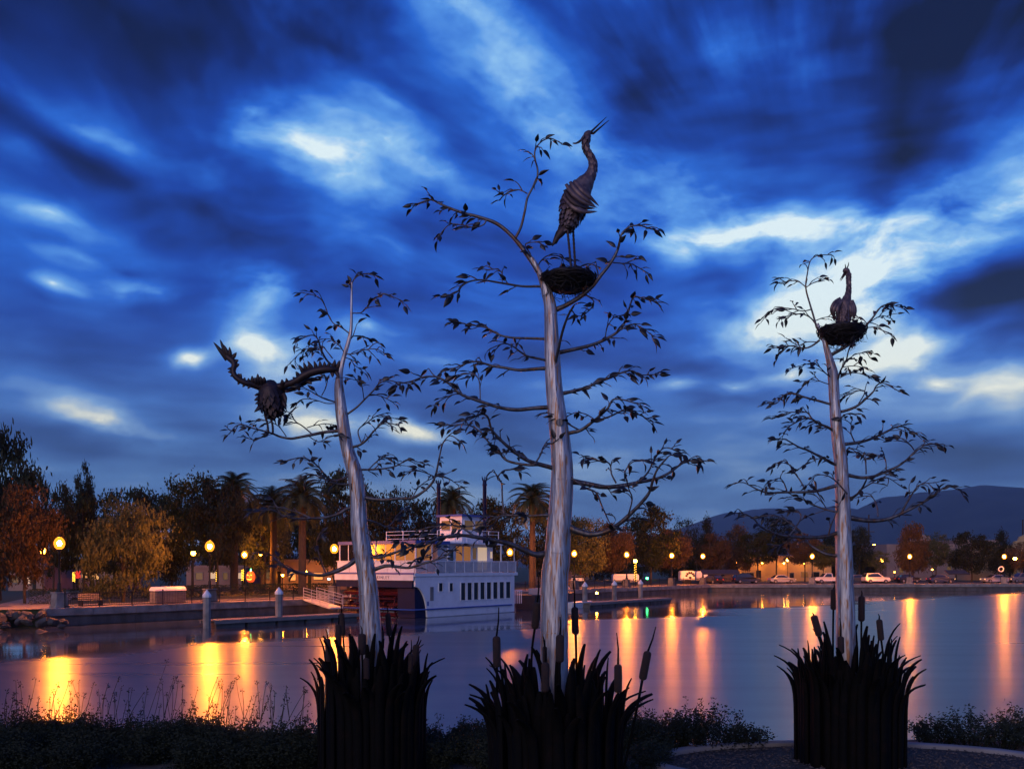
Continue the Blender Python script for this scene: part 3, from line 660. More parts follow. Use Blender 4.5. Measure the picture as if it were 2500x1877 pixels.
TR.sub(b, '6', 7, 2, .1, '480,1000 540,920 570,860 560,820 480,810', leafy=1.4, y0=-.2)
TR.sub(b, '6', 7, 3, -.1, '790,1000 810,920 840,850 870,770', leafy=.4, y0=-.2)
b = TR.branch('6', 14, 4, .3, '850,1160 780,1150 720,1125 650,1080 610,1040 560,960 480,900 400,850 300,840', 1.6, .5)
TR.sub(b, '6', 7, 2, .1, '610,1040 510,1010 440,1060 380,1090', leafy=1.5, y0=.2)
TR.finish()

# ------------------------------------------------------------------ reed clumps with cattails round the foot of each tree
def reed_clump(cx_px, Y, label, seed, cats, crop):
    rnd = random.Random(seed); c = atz(cx_px, Y, GZ); r = root('reed_clump', c, label, 'sculpture')
    def blade(th, R, h, out, sway, wd):
        rad = Vector((math.cos(th), math.sin(th), 0)); tan = Vector((-rad.y, rad.x, 0))
        pts = [c + rad * R + Vector((0, 0, -.06))]
        for u, o_, s_ in ((.45, .02, 0), (.7, .07, .12), (.84, .25, .35), (.94, .6, .7), (1, 1, 1)):
            pts.append(c + rad * (R + out * o_) + tan * (sway * s_) + Vector((0, 0, h * u - out * .12 * o_)))
        m = MB(); sp = spline(pts, 2); n = len(sp)
        m.tube(sp, [wd * (1 - .12 * i / n) if i < n * .55 else wd * max(.3, .9 - .72 * (i / n - .55) / .45) for i in range(n)], 6, flat=.34, flat_axis=rad)
        m.build('blade', 'black_steel', r)
    for k in range(40):
        th = 2 * math.pi * k / 40 + rnd.uniform(-.05, .05); blade(th, .655 + rnd.uniform(-.02, .03), rnd.uniform(1.15, 1.5), rnd.choice((.05, .1, .16, .24, .34)), rnd.uniform(-.1, .1), rnd.uniform(.054, .068))
    for k in range(34):
        th = 2 * math.pi * k / 34 + rnd.uniform(-.06, .06); blade(th, .53 + rnd.uniform(-.03, .03), rnd.uniform(1.32, 1.72), rnd.choice((.02, .05, .1, .2, .4)), rnd.uniform(-.14, .14), rnd.uniform(.042, .056))
    for k in range(20):
        th = 2 * math.pi * k / 20 + rnd.uniform(-.1, .1); blade(th, .36 + rnd.uniform(-.06, .06), rnd.uniform(1.45, 1.9), rnd.choice((.02, .04, .08, .2)), rnd.uniform(-.12, .12), rnd.uniform(.034, .048))
    for k in range(9): blade(-2.3 + .18 * k + rnd.uniform(-.04, .04), .6, rnd.uniform(1.15, 1.42), .04, rnd.uniform(-.05, .05), .062)
    # cattails: head top, head bottom, spike tip in the picture, distance from the clump's axis towards the camera
    ox, oy, k_ = crop
    for tx, ty, bx, by, sx, sy, dep, wpx in cats:
        P = lambda x, y: at(ox + x * k_, oy + y * k_, Y + dep)
        top, bot, tip = P(tx, ty), P(bx, by), P(sx, sy); d = (top - bot).normalized(); hr = wpx * k_ / F * Y / 2
        foot = Vector((bot.x + (c.x - bot.x) * .25 - d.x * .5, Y + dep * .9, GZ - .05)) if abs(bot.x - c.x) > .55 else Vector((bot.x, Y + dep, GZ - .05))
        m = MB(); mid = bot - d * .35; m.tube(spline([foot, (foot + mid) / 2, mid, bot + d * .02], 3), .013, 6); ct = m.build('cattail', 'black_steel', r)
        h = MB(); L_ = (top - bot).length
        prof = [(0, 0), (.45, .012), (.85, .045), (1, .1), (1, .5), (1, .9), (.85, .955), (.45, .99), (0, 1)]
        h.tube([bot + d * L_ * z for _, z in prof], [max(q * hr, .001) for q, _ in prof], 12); h.build('head', 'cattail_rust', ct)
        s_ = MB(); s_.tube([top - d * .01, (top + tip) / 2 + Vector((.008, 0, 0)), tip], [.011, .008, .005], 6); s_.build('spike', 'black_steel', ct)
reed_clump(1356, YM, 'black steel reed clump with tall cattails round the middle metal tree', 3,
    [(390, 528, 395, 797, 410, 285, -.35, 66), (738, 240, 715, 472, 748, 20, .42, 70), (930, 515, 928, 757, 930, 365, -.5, 70), (806, 750, 806, 1010, 790, 560, -.62, 66),
     (800, 615, 805, 820, 785, 530, -.2, 42), (1055, 280, 1062, 518, 1040, 40, .3, 64), (1424, 768, 1424, 1015, 1412, 500, -.3, 66), (1678, 655, 1630, 905, 1745, 450, -.1, 68)], (1100, 1400, .2872))
reed_clump(909, YL, 'black steel reed clump with cattails round the left metal tree', 4,
    [(350, 548, 357, 750, 330, 470, -.2, 48), (440, 428, 442, 615, 440, 350, .1, 54), (465, 330, 478, 530, 462, 270, .4, 50), (640, 508, 642, 692, 628, 440, -.3, 66),
     (678, 712, 680, 905, 680, 660, -.55, 52), (858, 335, 872, 530, 848, 250, .3, 48), (1104, 600, 1080, 785, 1125, 530, -.1, 58), (1055, 680, 1050, 850, 1058, 560, -.35, 40), (812, 480, 815, 640, 808, 440, .45, 30)], (700, 1400, .2872))
reed_clump(2075, YR, 'black steel reed clump with bent cattail round the right metal tree', 6,
    [(948, 248, 985, 375, 940, 235, -.1, 42), (1070, 90, 1068, 218, 1072, 60, .35, 36), (1237, 132, 1236, 288, 1236, 100, .3, 40), (1342, 272, 1355, 402, 1338, 240, -.2, 36), (1112, 375, 1114, 480, 1106, 265, -.55, 36)], (1600, 1400, .407))

# ------------------------------------------------------------------ nests and herons
def strip(pts, w0, thin=.25, axis=(0, 1, 0), base=.5, k=3):
    m = MB(); sp = spline(pts, k); n = len(sp) - 1
    m.tube(sp, [max(.0012, w0 * (base + (1 - base) * min(1, i / n / .3)) * (1 if i / n < .5 else (1 - (i / n - .5) / .5)**.75)) for i in range(n + 1)], 6, flat=thin, flat_axis=axis)
    return m
def feathers(sp, rad, rows, size, seed, tail=1):
    # overlapping pointed plates laid tail-wards along a body
    rnd = random.Random(seed); m = MB(); n = len(sp)
    for i in range(1, n - 1, rows):
        d = (sp[i + 1] - sp[i - 1]).normalized(); a = d.orthogonal().normalized(); b = d.cross(a)
        cnt = max(5, int(2 * math.pi * rad[i] / (size * .55)))
        for k in range(cnt):
            th = 2 * math.pi * (k + .5 * (i // rows % 2)) / cnt + rnd.uniform(-.15, .15); nrm = a * math.cos(th) + b * math.sin(th); sd = d.cross(nrm)
            p = sp[i] + nrm * rad[i] * 1.0; L_ = size * rnd.uniform(.85, 1.3); W = size * .34; dd = (d * tail + nrm * rnd.uniform(.05, .18)).normalized(); up = sd.cross(dd) * (1 if tail > 0 else 1)
            q = [p - sd * W * .6, p + sd * W * .6, p + dd * L_ * .55 + sd * W + nrm * .004, p + dd * L_ + nrm * .002, p + dd * L_ * .55 - sd * W + nrm * .004]
            q2 = [v - nrm * .004 for v in q]
            m.add(q + q2, [(0, 1, 2, 3, 4), (9, 8, 7, 6, 5)] + [(j, j + 5, (j + 1) % 5 + 5, (j + 1) % 5) for j in range(5)])
    return m
def nest(c, rx, h, label, seed):
    rnd = random.Random(seed); r = root('nest', c - Vector((0, 0, h)), label, 'nest')
    prof = [(0, -h), (rx * .35, -h * .97), (rx * .65, -h * .78), (rx * .88, -h * .42), (rx, 0), (rx * .93, .02), (rx * .78, -h * .3), (rx * .4, -h * .55), (0, -h * .6)]
    m = MB(); m.lathe(prof, c, 28)
    m.v = [(x + mnoise.noise((x * 30, y * 30, z * 30)) * .012, y + mnoise.noise((x * 30 + 9, y * 30, z * 30)) * .012, z + mnoise.noise((x * 25, y * 25, z * 30 + 5)) * .02) for x, y, z in m.v]
    m.build('bowl', 'nest_wire', r)
    tw = MB()
    for i in range(230):
        th = rnd.uniform(0, 6.283); z0 = -h * rnd.random()**1.2; ln = rnd.uniform(.25, .9); sl = rnd.uniform(-.5, .5); pts = []
        for j in range(4):
            a = th + ln * (j / 3 - .5); z = min(.03, max(-h * 1.02, z0 + sl * h * (j / 3 - .5))); q = rx * 1.035 * math.sqrt(max(.04, 1 - (min(0, z) / (h * 1.08))**2)) + rnd.uniform(-.004, .018)
            pts.append(c + Vector((q * math.cos(a), q * math.sin(a), z + rnd.uniform(-.01, .01))))
        tw.tube(spline(pts, 2), rnd.uniform(.0025, .0055), 4, cap=False)
    for i in range(46):
        th = rnd.uniform(0, 6.283); q = rx * rnd.uniform(.3, .95); z = -h * math.sqrt(max(0, 1 - (q / rx)**2)); p = c + Vector((q * math.cos(th), q * math.sin(th), z))
        tw.tube([p, p + Vector((rnd.uniform(-.04, .04), rnd.uniform(-.04, .04), -rnd.uniform(.03, .09))), p + Vector((rnd.uniform(-.08, .08), rnd.uniform(-.05, .05), -rnd.uniform(.06, .12)))], .003, 4, cap=False)
    stuff(tw.build('twigs', 'nest_wire', r)); return r
def rads(ls, k, Y): return [q * k / F * Y for q in ls]
def body_tube(pts, rd, k=4, n=14, fy=1.0):
    sp = spline(pts, k); sr = []
    for i in range(len(rd) - 1):
        for j in range(k): u = j / k; u = u * u * (3 - 2 * u) * .5 + u * .5; sr.append(rd[i] + (rd[i + 1] - rd[i]) * u)
    sr.append(rd[-1]); m = MB(); m.tube(sp, sr, n); return m, sp, sr

# standing heron on the middle tree
k = 180 / 729; YH = YM - .02
P = lambda x, y, d=0: at(1320 + x * k, 270 + y * k, YH + d)
nc = at(980 + 1040 * .3913, 250 + 1052 * .3913, YH)
nest(nc - Vector((0, 0, .06)), 165 * .3913 / F * YM, .145, 'dark woven wire nest beneath the standing heron', 8)
hr = root('heron', P(320, 1590), 'tall metal heron standing in the nest with its beak pointing up', 'heron sculpture')
bp_ = [(503, 212), (480, 222), (462, 245), (448, 300), (452, 370), (482, 430), (510, 500), (513, 570), (488, 645), (440, 720), (388, 800), (350, 880), (322, 960), (298, 1040), (275, 1110), (248, 1160)]
m, sp, sr = body_tube([P(*q) for q in bp_], rads([9, 28, 40, 29, 25, 29, 36, 42, 56, 88, 120, 136, 126, 100, 70, 42], k, YH))
bd = m.build('body', 'heron_metal', hr)
stuff(feathers(sp[8:], sr[8:], 2, .062, 2).build('feathers', 'heron_metal', hr))
for a, b_ in (((504, 206), (650, 66)), ((520, 228), (674, 98))):
    m = MB(); m.tube([P(498, 218), P(*a), (P(*a) + P(*b_)) / 2, P(*b_)], [.02, .013, .008, .003], 6); m.build('beak', 'heron_dark', hr)
for s_ in (0, 1): strip([P(440, 245, .02 * s_), P(418, 272, .02 * s_), P(385, 305 + 4 * s_, .03 * s_), P(345, 324 + 4 * s_, .03 * s_), P(314, 316 + 14 * s_, .04 * s_)], .012, .5).build('crest_plume', 'heron_dark', hr)
for s_ in (-1, 1):
    y1, y2 = s_ * .155, s_ * .10
    for a in (((250, 728), (330, 830), (430, 905), (560, 962)), ((330, 690), (400, 775), (480, 850), (578, 946)), ((236, 785), (310, 890), (420, 955), (540, 968)), ((226, 850), (320, 950), (430, 1000), (562, 998)), ((290, 705), (365, 800), (455, 880), (545, 955))):
        strip([P(*a[0], s_ * .11), P(*a[1], y1), P(*a[2], y1), P(*a[3], y2)], .034, .2).build('wing_feather', 'heron_metal' if a[0][1] != 785 else 'heron_dark', hr)
for i, (x, y) in enumerate(((112, 1345), (150, 1325), (128, 1300))): strip([P(265, 1120, .03 * (i - 1)), P(220, 1180, .04 * (i - 1)), P(165, 1250, .03 * (i - 1)), P(x, y, .02 * (i - 1))], .05, .25).build('tail_feather', 'heron_dark', hr)
for a in (((275, 1150, -.05), (268, 1200, -.05), (285, 1380, -.05), (303, 1590, -.05)), ((325, 1130, .05), (322, 1190, .05), (332, 1380, .05), (344, 1590, .05))):
    m = MB(); pts = [P(*q) for q in a]; sp2 = spline(pts, 10); m.tube(sp2, [.05 if i < 3 else .034 if i < 7 else .0105 + .0035 * (i % 2) for i in range(len(sp2))], 8); m.build('leg', 'heron_dark', hr)

# sitting heron on the right tree
k = 180 / 1359; YH = YR - .02
P = lambda x, y, d=0: at(1980 + x * k, 630 + y * k, YH + d)
nest(P(570, 1215) - Vector((0, 0, .06)), 415 * k / F * YH, .2, 'dark woven wire nest beneath the sitting heron', 9)
hr = root('heron', P(590, 1330), 'metal heron sitting in the right nest, beak turned down to the left', 'heron sculpture')
bp_ = [(598, 262), (625, 232), (662, 235), (688, 300), (694, 400), (696, 500), (692, 590), (682, 660), (660, 745), (630, 850), (615, 960), (602, 1060), (592, 1160), (590, 1300)]
m, sp, sr = body_tube([P(*q) for q in bp_], rads([16, 44, 50, 38, 36, 38, 42, 50, 78, 112, 128, 126, 112, 64], k, YH))
m.build('body', 'heron_metal', hr)
stuff(feathers(sp[10:], sr[10:], 2, .05, 4).build('feathers', 'heron_metal', hr))
for a, b_ in (((612, 285), (532, 408)), ((628, 300), (548, 424))): m = MB(); m.tube([P(618, 270), P(*a), P(*b_)], [.02, .013, .003], 6); m.build('beak', 'heron_dark', hr)
for a in ((('630,200'), ('628,112')), (('660,195'), ('697,78'))):
    p0, p1 = [P(*map(float, q.split(','))) for q in a]; m = MB(); m.tube([p0, (p0 + p1) / 2 + Vector((.006, 0, 0)), p1], [.009, .007, .003], 6); m.build('crest_plume', 'heron_dark', hr)
for pts in (((545, 740), (440, 815), (385, 930), (390, 1030), (450, 1140)), ((560, 760), (470, 850), (425, 950), (425, 1050), (480, 1150)), ((580, 780), (510, 880), (490, 980), (500, 1080), (530, 1160)), ((755, 775), (798, 900), (812, 1020), (795, 1130)), ((735, 780), (770, 900), (782, 1020), (770, 1130)), ((715, 800), (735, 900), (745, 1000), (740, 1120))):
    strip([P(*q, -.05 - .04 * math.sin(i)) for i, q in enumerate(pts)], .03, .25, base=.7).build('wing_feather', 'heron_metal', hr)

# heron landing on the left tree with raised wings
k = .3131; YH = YL - .22
P = lambda x, y, d=0: at(480 + x * k, 640 + y * k, YH + d)
hr = root('heron', P(578, 1335), 'dark metal heron landing on a branch with both spiky wings spread', 'heron sculpture')
bp_ = [(545, 930), (560, 955), (572, 1000), (582, 1050), (590, 1100), (600, 1145), (612, 1180)]
m, sp, sr = body_tube([P(*q) for q in bp_], rads([22, 62, 92, 104, 98, 68, 22], k, YH))
m.build('body', 'heron_dark', hr)
stuff(feathers(sp, sr, 2, .085, 6).build('feathers', 'heron_dark', hr))
def arm(pts, rd):
    m, a_, b_ = body_tube([P(x, y, d) for x, y, d in pts], rads(rd, k, YH), 3, 10); m.build('wing', 'heron_dark', hr)
arm([(520, 975, 0), (450, 955, -.05), (380, 940, -.1), (310, 900, -.12), (285, 850, -.12), (295, 790, -.1), (250, 745, -.08), (205, 705, -.06)], [40, 30, 24, 22, 20, 24, 24, 10])
arm([(610, 985, 0), (680, 960, -.05), (760, 935, -.1), (830, 890, -.12), (900, 858, -.12), (980, 840, -.12), (1060, 835, -.1), (1110, 845, -.08)], [36, 26, 26, 30, 32, 30, 26, 12])
arm([(620, 1000, .03), (700, 1000, .03), (770, 980, .02), (840, 940, .0), (900, 915, -.02), (960, 918, -.02)], [20, 18, 18, 20, 18, 6])
FE = '''215,735,130,622 225,730,182,602 240,735,214,645 255,740,256,660 272,750,312,703 285,780,328,763 292,812,335,795 275,832,238,832 285,856,243,857 292,884,260,888 312,905,332,866 330,918,346,866 360,932,378,898 400,938,403,902 430,942,432,884 452,942,454,896 472,938,476,868 500,938,496,888 520,935,526,894 330,930,320,956 370,950,358,975 410,962,398,988
665,955,664,912 700,940,697,902 760,915,748,895 790,890,772,852 830,865,794,798 850,855,833,778 872,850,868,800 900,845,864,768 930,840,914,768 960,836,960,766 990,832,996,772 1020,828,1032,778 1060,825,1079,758 1090,830,1114,763 700,1000,690,1018 790,985,800,1005 860,930,900,950 1080,850,1112,905 1050,850,1060,900
480,1030,450,1040 485,1060,448,1078 490,1090,455,1105 500,1120,448,1170 680,1040,696,1100 670,1090,690,1130 640,1150,668,1165'''
for f in FE.split():
    a, b_, c_, d_ = map(float, f.split(',')); L_ = math.hypot(c_ - a, d_ - b_)
    a -= (c_ - a) * .25; b_ -= (d_ - b_) * .25
    p0, p1 = P(a, b_, -.08), P(c_, d_, -.12); mid = (p0 + p1) / 2 + Vector((.01, -.01, 0))
    strip([p0, mid, p1], .03 if L_ > 40 else .024, .3, base=.9).build('wing_feather', 'heron_dark', hr)
for a in (((525, 1140, -.03), (535, 1200, -.03), (552, 1260, -.03), (560, 1335, -.03)), ((560, 1150, .03), (575, 1210, .03), (592, 1270, .03), (595, 1340, .03))):
    m = MB(); sp2 = spline([P(*q) for q in a], 8); m.tube(sp2, [.03 if i < 4 else .0125 + .003 * (i % 2) for i in range(len(sp2))], 8); m.build('leg', 'heron_dark', hr)

# ------------------------------------------------------------------ far shore: lamps, railings, docks
mat('lamp_glow', (1, .8, .5), .4, emit=(1, .235, .012), strength=5600)
def lamp_glass():
    m = bpy.data.materials.new('lamp_glass'); MATS['lamp_glass'] = m; m.use_nodes = True; t_ = m.node_tree; o_ = t_.nodes['Material Output']
    e = t_.nodes.new('ShaderNodeEmission'); e.inputs[0].default_value = (1, .30, .02, 1); e.inputs[1].default_value = 4.2
    tr = t_.nodes.new('ShaderNodeBsdfTransparent'); mx_ = t_.nodes.new('ShaderNodeMixShader'); mx_.inputs[0].default_value = .3
    t_.links.new(tr.outputs[0], mx_.inputs[1]); t_.links.new(e.outputs[0], mx_.inputs[2]); t_.links.new(mx_.outputs[0], o_.inputs[0])
lamp_glass()
mat('lamp_small', (1, .8, .5), .4, emit=(1, .28, .018), strength=190)
mat('lamp_far', (1, .8, .5), .4, emit=(1, .36, .03), strength=40)
mat('lamp_green', (.2, 1, .3), .4, emit=(.05, 1, .25), strength=16)
mat('lamp_white', (.9, 1, 1), .4, emit=(.7, .95, 1), strength=14)
mat('string_light', (1, .8, .2), .4, emit=(1, .55, .04), strength=4)
mat('iron', (.015, .015, .017), .5, .6)
mat('white_paint', (.86, .85, .85), .5, 0, (.72, .7, .7), 1.5, contrast=(.4, .8))
mat('hull_paint', (.55, .55, .57), .55, 0, (.38, .38, .41), .9, stretch=(1, 1, .5), contrast=(.35, .75))
mat('navy', (.006, .011, .045), .6, 0, (.01, .016, .06), 2, spec=.2)
mat('blue_trim', (.04, .09, .36), .4)
mat('red_paint', (.12, .014, .022), .6, 0, (.06, .01, .016), 3, spec=.2)
mat('dark_glass', (.012, .012, .016), .08, 0, spec=.6)
mat('warm_pane', (.22, .13, .06), .2, emit=(1, .36, .055), strength=.24, col2=(.1, .06, .03), scale=1.1)
mat('cream_pane', (.9, .8, .6), .3, emit=(1, .66, .32), strength=.42)
mat('amber_pane', (.16, .1, .04), .2, emit=(1, .5, .12), strength=.08)
mat('frosted', (.62, .6, .6), .25, 0, (.5, .48, .48), 2, alpha=.72)
mat('dock_wood', (.26, .23, .21), .8, 0, (.17, .15, .14), 4, stretch=(.3, .3, 3), bump=.3)
mat('bark', (.035, .025, .018), .9, 0, (.06, .043, .03), 6, stretch=(1, 1, .25), bump=.6)
leafmat('foliage_dark', (.014, .024, .010), (.03, .042, .016))
leafmat('foliage_mid', (.045, .06, .02), (.08, .09, .03))
leafmat('foliage_olive', (.05, .065, .022), (.085, .095, .035))
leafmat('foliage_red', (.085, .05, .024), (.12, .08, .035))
leafmat('frond_leaf', (.03, .045, .018), (.05, .065, .025))

def on_quay(px, o=.9):
    q = (px - CX) / F; A = QA + QN * o
    t_ = (q * A.y - A.x) / (QU.x - q * QU.y); return A + QU * t_
def on_far(px, o=.9):
    q = (px - CX) / F; A = QB + QM * o
    t_ = (q * A.y - A.x) / (QV.x - q * QV.y); return A + QV * t_
def at_px(px, Y): return Vector(((px - CX) / F * Y, Y, 0))
def lamp_parts():
    a = MB(); a.box((0, 0, .08), (.98, .98, .16)); a.add([(-.42, -.42, .16), (.42, -.42, .16), (.42, .42, .16), (-.42, .42, .16), (-.36, -.36, 1.02), (.36, -.36, 1.02), (.36, .36, 1.02), (-.36, .36, 1.02)], [(0, 1, 5, 4), (1, 2, 6, 5), (2, 3, 7, 6), (3, 0, 4, 7)]); a.box((0, 0, 1.07), (.84, .84, .1))
    p = MB(); p.lathe([(.2, 1.12), (.2, 1.25), (.13, 1.32), (.11, 1.7), (.075, 1.78), (.062, 3.7), (.1, 3.74), (.1, 3.8), (.06, 3.85), (.14, 4.02), (.17, 4.08)], (0, 0, 0), 12)
    g = MB(); g.lathe([(.15, 4.08), (.3, 4.22), (.37, 4.42), (.36, 4.6), (.26, 4.8), (.13, 4.92)], (0, 0, 0), 16); bl = MB(); bl.lathe([(0, 4.3), (.09, 4.34), (.145, 4.43), (.145, 4.53), (.09, 4.63), (0, 4.67)], (0, 0, 0), 12)
    c = MB(); c.lathe([(.13, 4.93), (.15, 4.96), (.06, 5.03), (.03, 5.1), (.045, 5.15), (0, 5.2)], (0, 0, 0), 10)
    return a.mesh('pedestal', 'concrete'), p.mesh('post', 'iron'), g.mesh('globe', 'lamp_glass'), c.mesh('finial', 'iron'), bl.mesh('bulb', 'lamp_glow')
LP = lamp_parts()
def lamp(loc, label, ped=True, s=1.0):
    r = root('street_lamp', Vector((loc.x, loc.y, PZ)), label, 'street lamp', 'lit lamps along the waterfront'); rz = math.atan2(QU.y, QU.x)
    for nm, me in zip(('pedestal', 'post', 'globe', 'finial', 'bulb'), LP):
        if nm == 'pedestal' and not ped: continue
        inst(nm, me, Vector((loc.x, loc.y, PZ if ped or nm == 'pedestal' else PZ - .3)), (0, 0, rz), (s, s, s), r)
QL = [(145, 'leftmost orange lamp on a concrete pedestal, by the path'), (512, 'orange lamp on a pedestal just left of the litter bins and pilings'), (816, 'orange lamp just left of the paddle boat'), (1245, 'orange lamp seen at the bow of the paddle boat'),
      (1402, 'orange lamp right beside the middle tree trunk'), (1530, 'orange lamp above the three right pilings'), (1640, 'orange lamp left of the white trailer'), (1716, 'orange lamp at the corner of the quay, right of the white trailer')]
QL[1] = (512, 'second orange lamp from the left, on a pedestal right of the litter bins')
for px, lb in QL: lamp(on_quay(px), lb)
for px, lb in ((1983, 'orange lamp on the far quay left of the right metal tree'), (2221, 'orange lamp before the reddish tree on the far right quay'), (2452, 'orange lamp near the right edge, beside the lit gabled front')): lamp(on_far(px), lb)
lamp(at_px(597, 104), 'orange lamp set back among the palms left of the boat', ped=False)
def small_lamp(px, py, Y, label, mt='lamp_small', r_=.2):
    p = at(px, py, Y); r = root('path_lamp', Vector((p.x, Y, PZ)), label, 'lamp', 'small lights among the trees')
    m = MB(); m.tube([(p.x, Y, PZ), (p.x, Y, p.z - r_)], .05, 6); m.build('post', 'iron', r)
    m = MB(); m.lathe([(0, -r_), (r_ * .7, -r_ * .7), (r_, 0), (r_ * .7, r_ * .7), (0, r_)], p, 10); m.build('globe', mt, r)
    m = MB(); m.lathe([(r_ * .75, r_ * .72), (r_ * .3, r_ * 1.1), (0, r_ * 1.3)], p, 8); m.build('cap', 'iron', r)
for px, py, Y, lb, mt, r_ in ((690, 1404, 104, 'small yellow path lamp among the trunks left of the boat', 'lamp_small', .13), (745, 1396, 100, 'yellow path lamp close to the stern of the boat', 'lamp_small', .2), (803, 1413, 96, 'small white light at the boat gangway', 'lamp_white', .12),
    (1551, 1369, 132, 'small lamp on a light-wound post behind the right pilings', 'lamp_small', .26), (1580, 1411, 134, 'small green light behind the quay fence', 'lamp_green', .2), (1457, 1447, 104, 'low orange dock light between the right pilings', 'lamp_small', .14),
    (1923, 1366, 181, 'small yellow lamp in front of the lit yellow building', 'lamp_small', .28), (1826, 1371, 182, 'dim lamp over the door of the yellow building', 'lamp_small', .24), (2134, 1330, 210, 'high far lamp right of the right metal tree', 'lamp_small', .22),
    (2154, 1367, 172, 'dim lamp among the small trees right of the right metal tree', 'lamp_far', .32), (2478, 1363, 168, 'lower small lamp beside the last one at the right edge', 'lamp_small', .3), (2184, 1396, 175, 'tiny amber light low between the parked cars', 'lamp_far', .14), (2276, 1390, 170, 'pair of tiny yellow lights left of the dark sedan', 'lamp_far', .14),
    (105, 1345, 88, 'dim lamp glowing through the leftmost trees', 'lamp_far', .3), (472, 1350, 92, 'dim lamp glowing through leaves left of the second lamp', 'lamp_far', .25), (636, 1352, 108, 'dim lamp behind the palm left of the boat', 'lamp_far', .2)): small_lamp(px, py, Y, lb, mt, r_)

def railing(name, A, U, o, Nn, t0, t1, label):
    r = root(name, A + U * t0 + Nn * o, label, 'railing'); n = int((t1 - t0) / 2.5); s = (t1 - t0) / n; base = A + Nn * o
    post = MB(); post.lathe([(.06, 0), (.06, .05), (.04, .06), (.04, 1.08), (.055, 1.1), (.05, 1.16), (0, 1.2)], (0, 0, 0), 8); pm = post.mesh('post', 'iron')
    for i in range(n + 1): inst('post', pm, base + U * (t0 + s * i) + Vector((0, 0, PZ)), (0, 0, 0), (1, 1, 1), r)
    for z in (1.02, .14):
        m = MB(); m.tube([base + U * t0 + Vector((0, 0, PZ + z)), base + U * t1 + Vector((0, 0, PZ + z))], .024, 6); m.build('rail', 'iron', r)
    pk = MB(); q = t0
    while q < t1:
        p = base + U * q; pk.box((p.x, p.y, PZ + .58), (.016, .016, .88)); q += .13
    stuff(pk.build('pickets', 'iron', r))
railing('railing', QA, QU, .35, QN, 1.5, 26.5, 'black iron railing on the quay before the litter bins')
railing('railing', QA, QU, .35, QN, 48, 104, 'black iron railing on the quay behind the right pilings')

def frame_mat(o, u): u = Vector(u).normalized(); n = Vector((-u.y, u.x, 0)); return Matrix(((u.x, n.x, 0, o[0]), (u.y, n.y, 0, o[1]), (0, 0, 1, 0), (0, 0, 0, 1)))
def dock(a, b, w_, label):
    a, b = Vector(a), Vector(b); ln = (b - a).length; M = frame_mat(a, b - a); r = root('floating_dock', a, label, 'dock')
    n = int(ln / .9)
    for i in range(n):
        m = MB(); m.box(((i + .5) * ln / n, 0, .47 + .004 * (i % 3)), (ln / n - .02, w_, .06), M=M); m.build('deck_panel', 'dock_wood', r)
    for s_ in (-1, 1): m = MB(); m.box((ln / 2, s_ * (w_ / 2 + .05), .37), (ln + .1, .09, .22), M=M); m.build('edge_beam', 'dock_wood', r)
    k_ = int(ln / 2.4)
    for i in range(k_): m = MB(); m.box(((i + .5) * ln / k_, 0, .1), (ln / k_ - .25, w_ * .9, .6), M=M); m.build('float', 'concrete_dark', r)
dock((-20.4, 62, 0), (-12.4, 71.4, 0), 1.7, 'long grey floating dock running from the left piling to the paddle boat')
dock((6.9, 91.5, 0), (17.6, 106.5, 0), 1.9, 'grey floating dock below the three right pilings')
def piling(px, Y, ytop, label):
    p = at_px(px, Y); zt = HC - (ytop - HY) / F * Y; r = root('piling', (p.x, p.y, -1), label, 'piling', 'white-capped pilings at the docks')
    m = MB(); m.lathe([(.26, -1), (.26, zt - .52)], (p.x, p.y, 0), 8, smooth=False); m.build('shaft', 'concrete', r)
    m = MB(); m.lathe([(.3, zt - .53), (.3, zt - .38), (0, zt)], (p.x, p.y, 0), 8, smooth=False); m.build('cap', 'white_paint', r)
for a in ((505, 61.4, 1438, 'white-capped piling at the left end of the long dock'), (681, 65.8, 1432, 'white-capped piling halfway along the long dock'), (1428, 92.5, 1419, 'leftmost white-capped piling of the three right of the middle tree'), (1500, 98.5, 1416, 'middle white-capped piling of the three on the right dock'), (1564, 104.5, 1414, 'rightmost white-capped piling of the three on the right dock')): piling(*a)

# ------------------------------------------------------------------ the paddle boat
BC = Vector((-7.6, 72.5, 0)); BU = Vector((-.8026, .5966, 0)); BV = Vector((.5966, .8026, 0))
BM = Matrix(((BU.x, BV.x, 0, BC.x), (BU.y, BV.y, 0, BC.y), (0, 0, 1, 0), (0, 0, 0, 1)))
boat = root('paddle_boat', BC + BU * 4.5 + BV * 7, 'white two-deck paddle wheel boat with lit upper cabin, moored at the quay', 'boat')
def bb(name, mt, u0, u1, v0, v1, z0, z1, parent=None):
    m = MB(); m.box(((u0 + u1) / 2, (v0 + v1) / 2, (z0 + z1) / 2), (u1 - u0, v1 - v0, z1 - z0), M=BM); return m.build(name, mt, parent or boat)
W3 = lambda u, v, z: BM @ Vector((u, v, z))
def vz_prism(poly, u0, u1):
    m = MB(); n = len(poly); vs = [W3(u0, v, z) for v, z in poly] + [W3(u1, v, z) for v, z in poly]
    return m.add(vs, [tuple(range(n)), tuple(range(2 * n - 1, n - 1, -1))] + [((i + 1) % n, i, i + n, (i + 1) % n + n) for i in range(n)])
def bL(px): q = (px - CX) / F; return (7.6 + 72.5 * q) / (.5966 - .8026 * q)
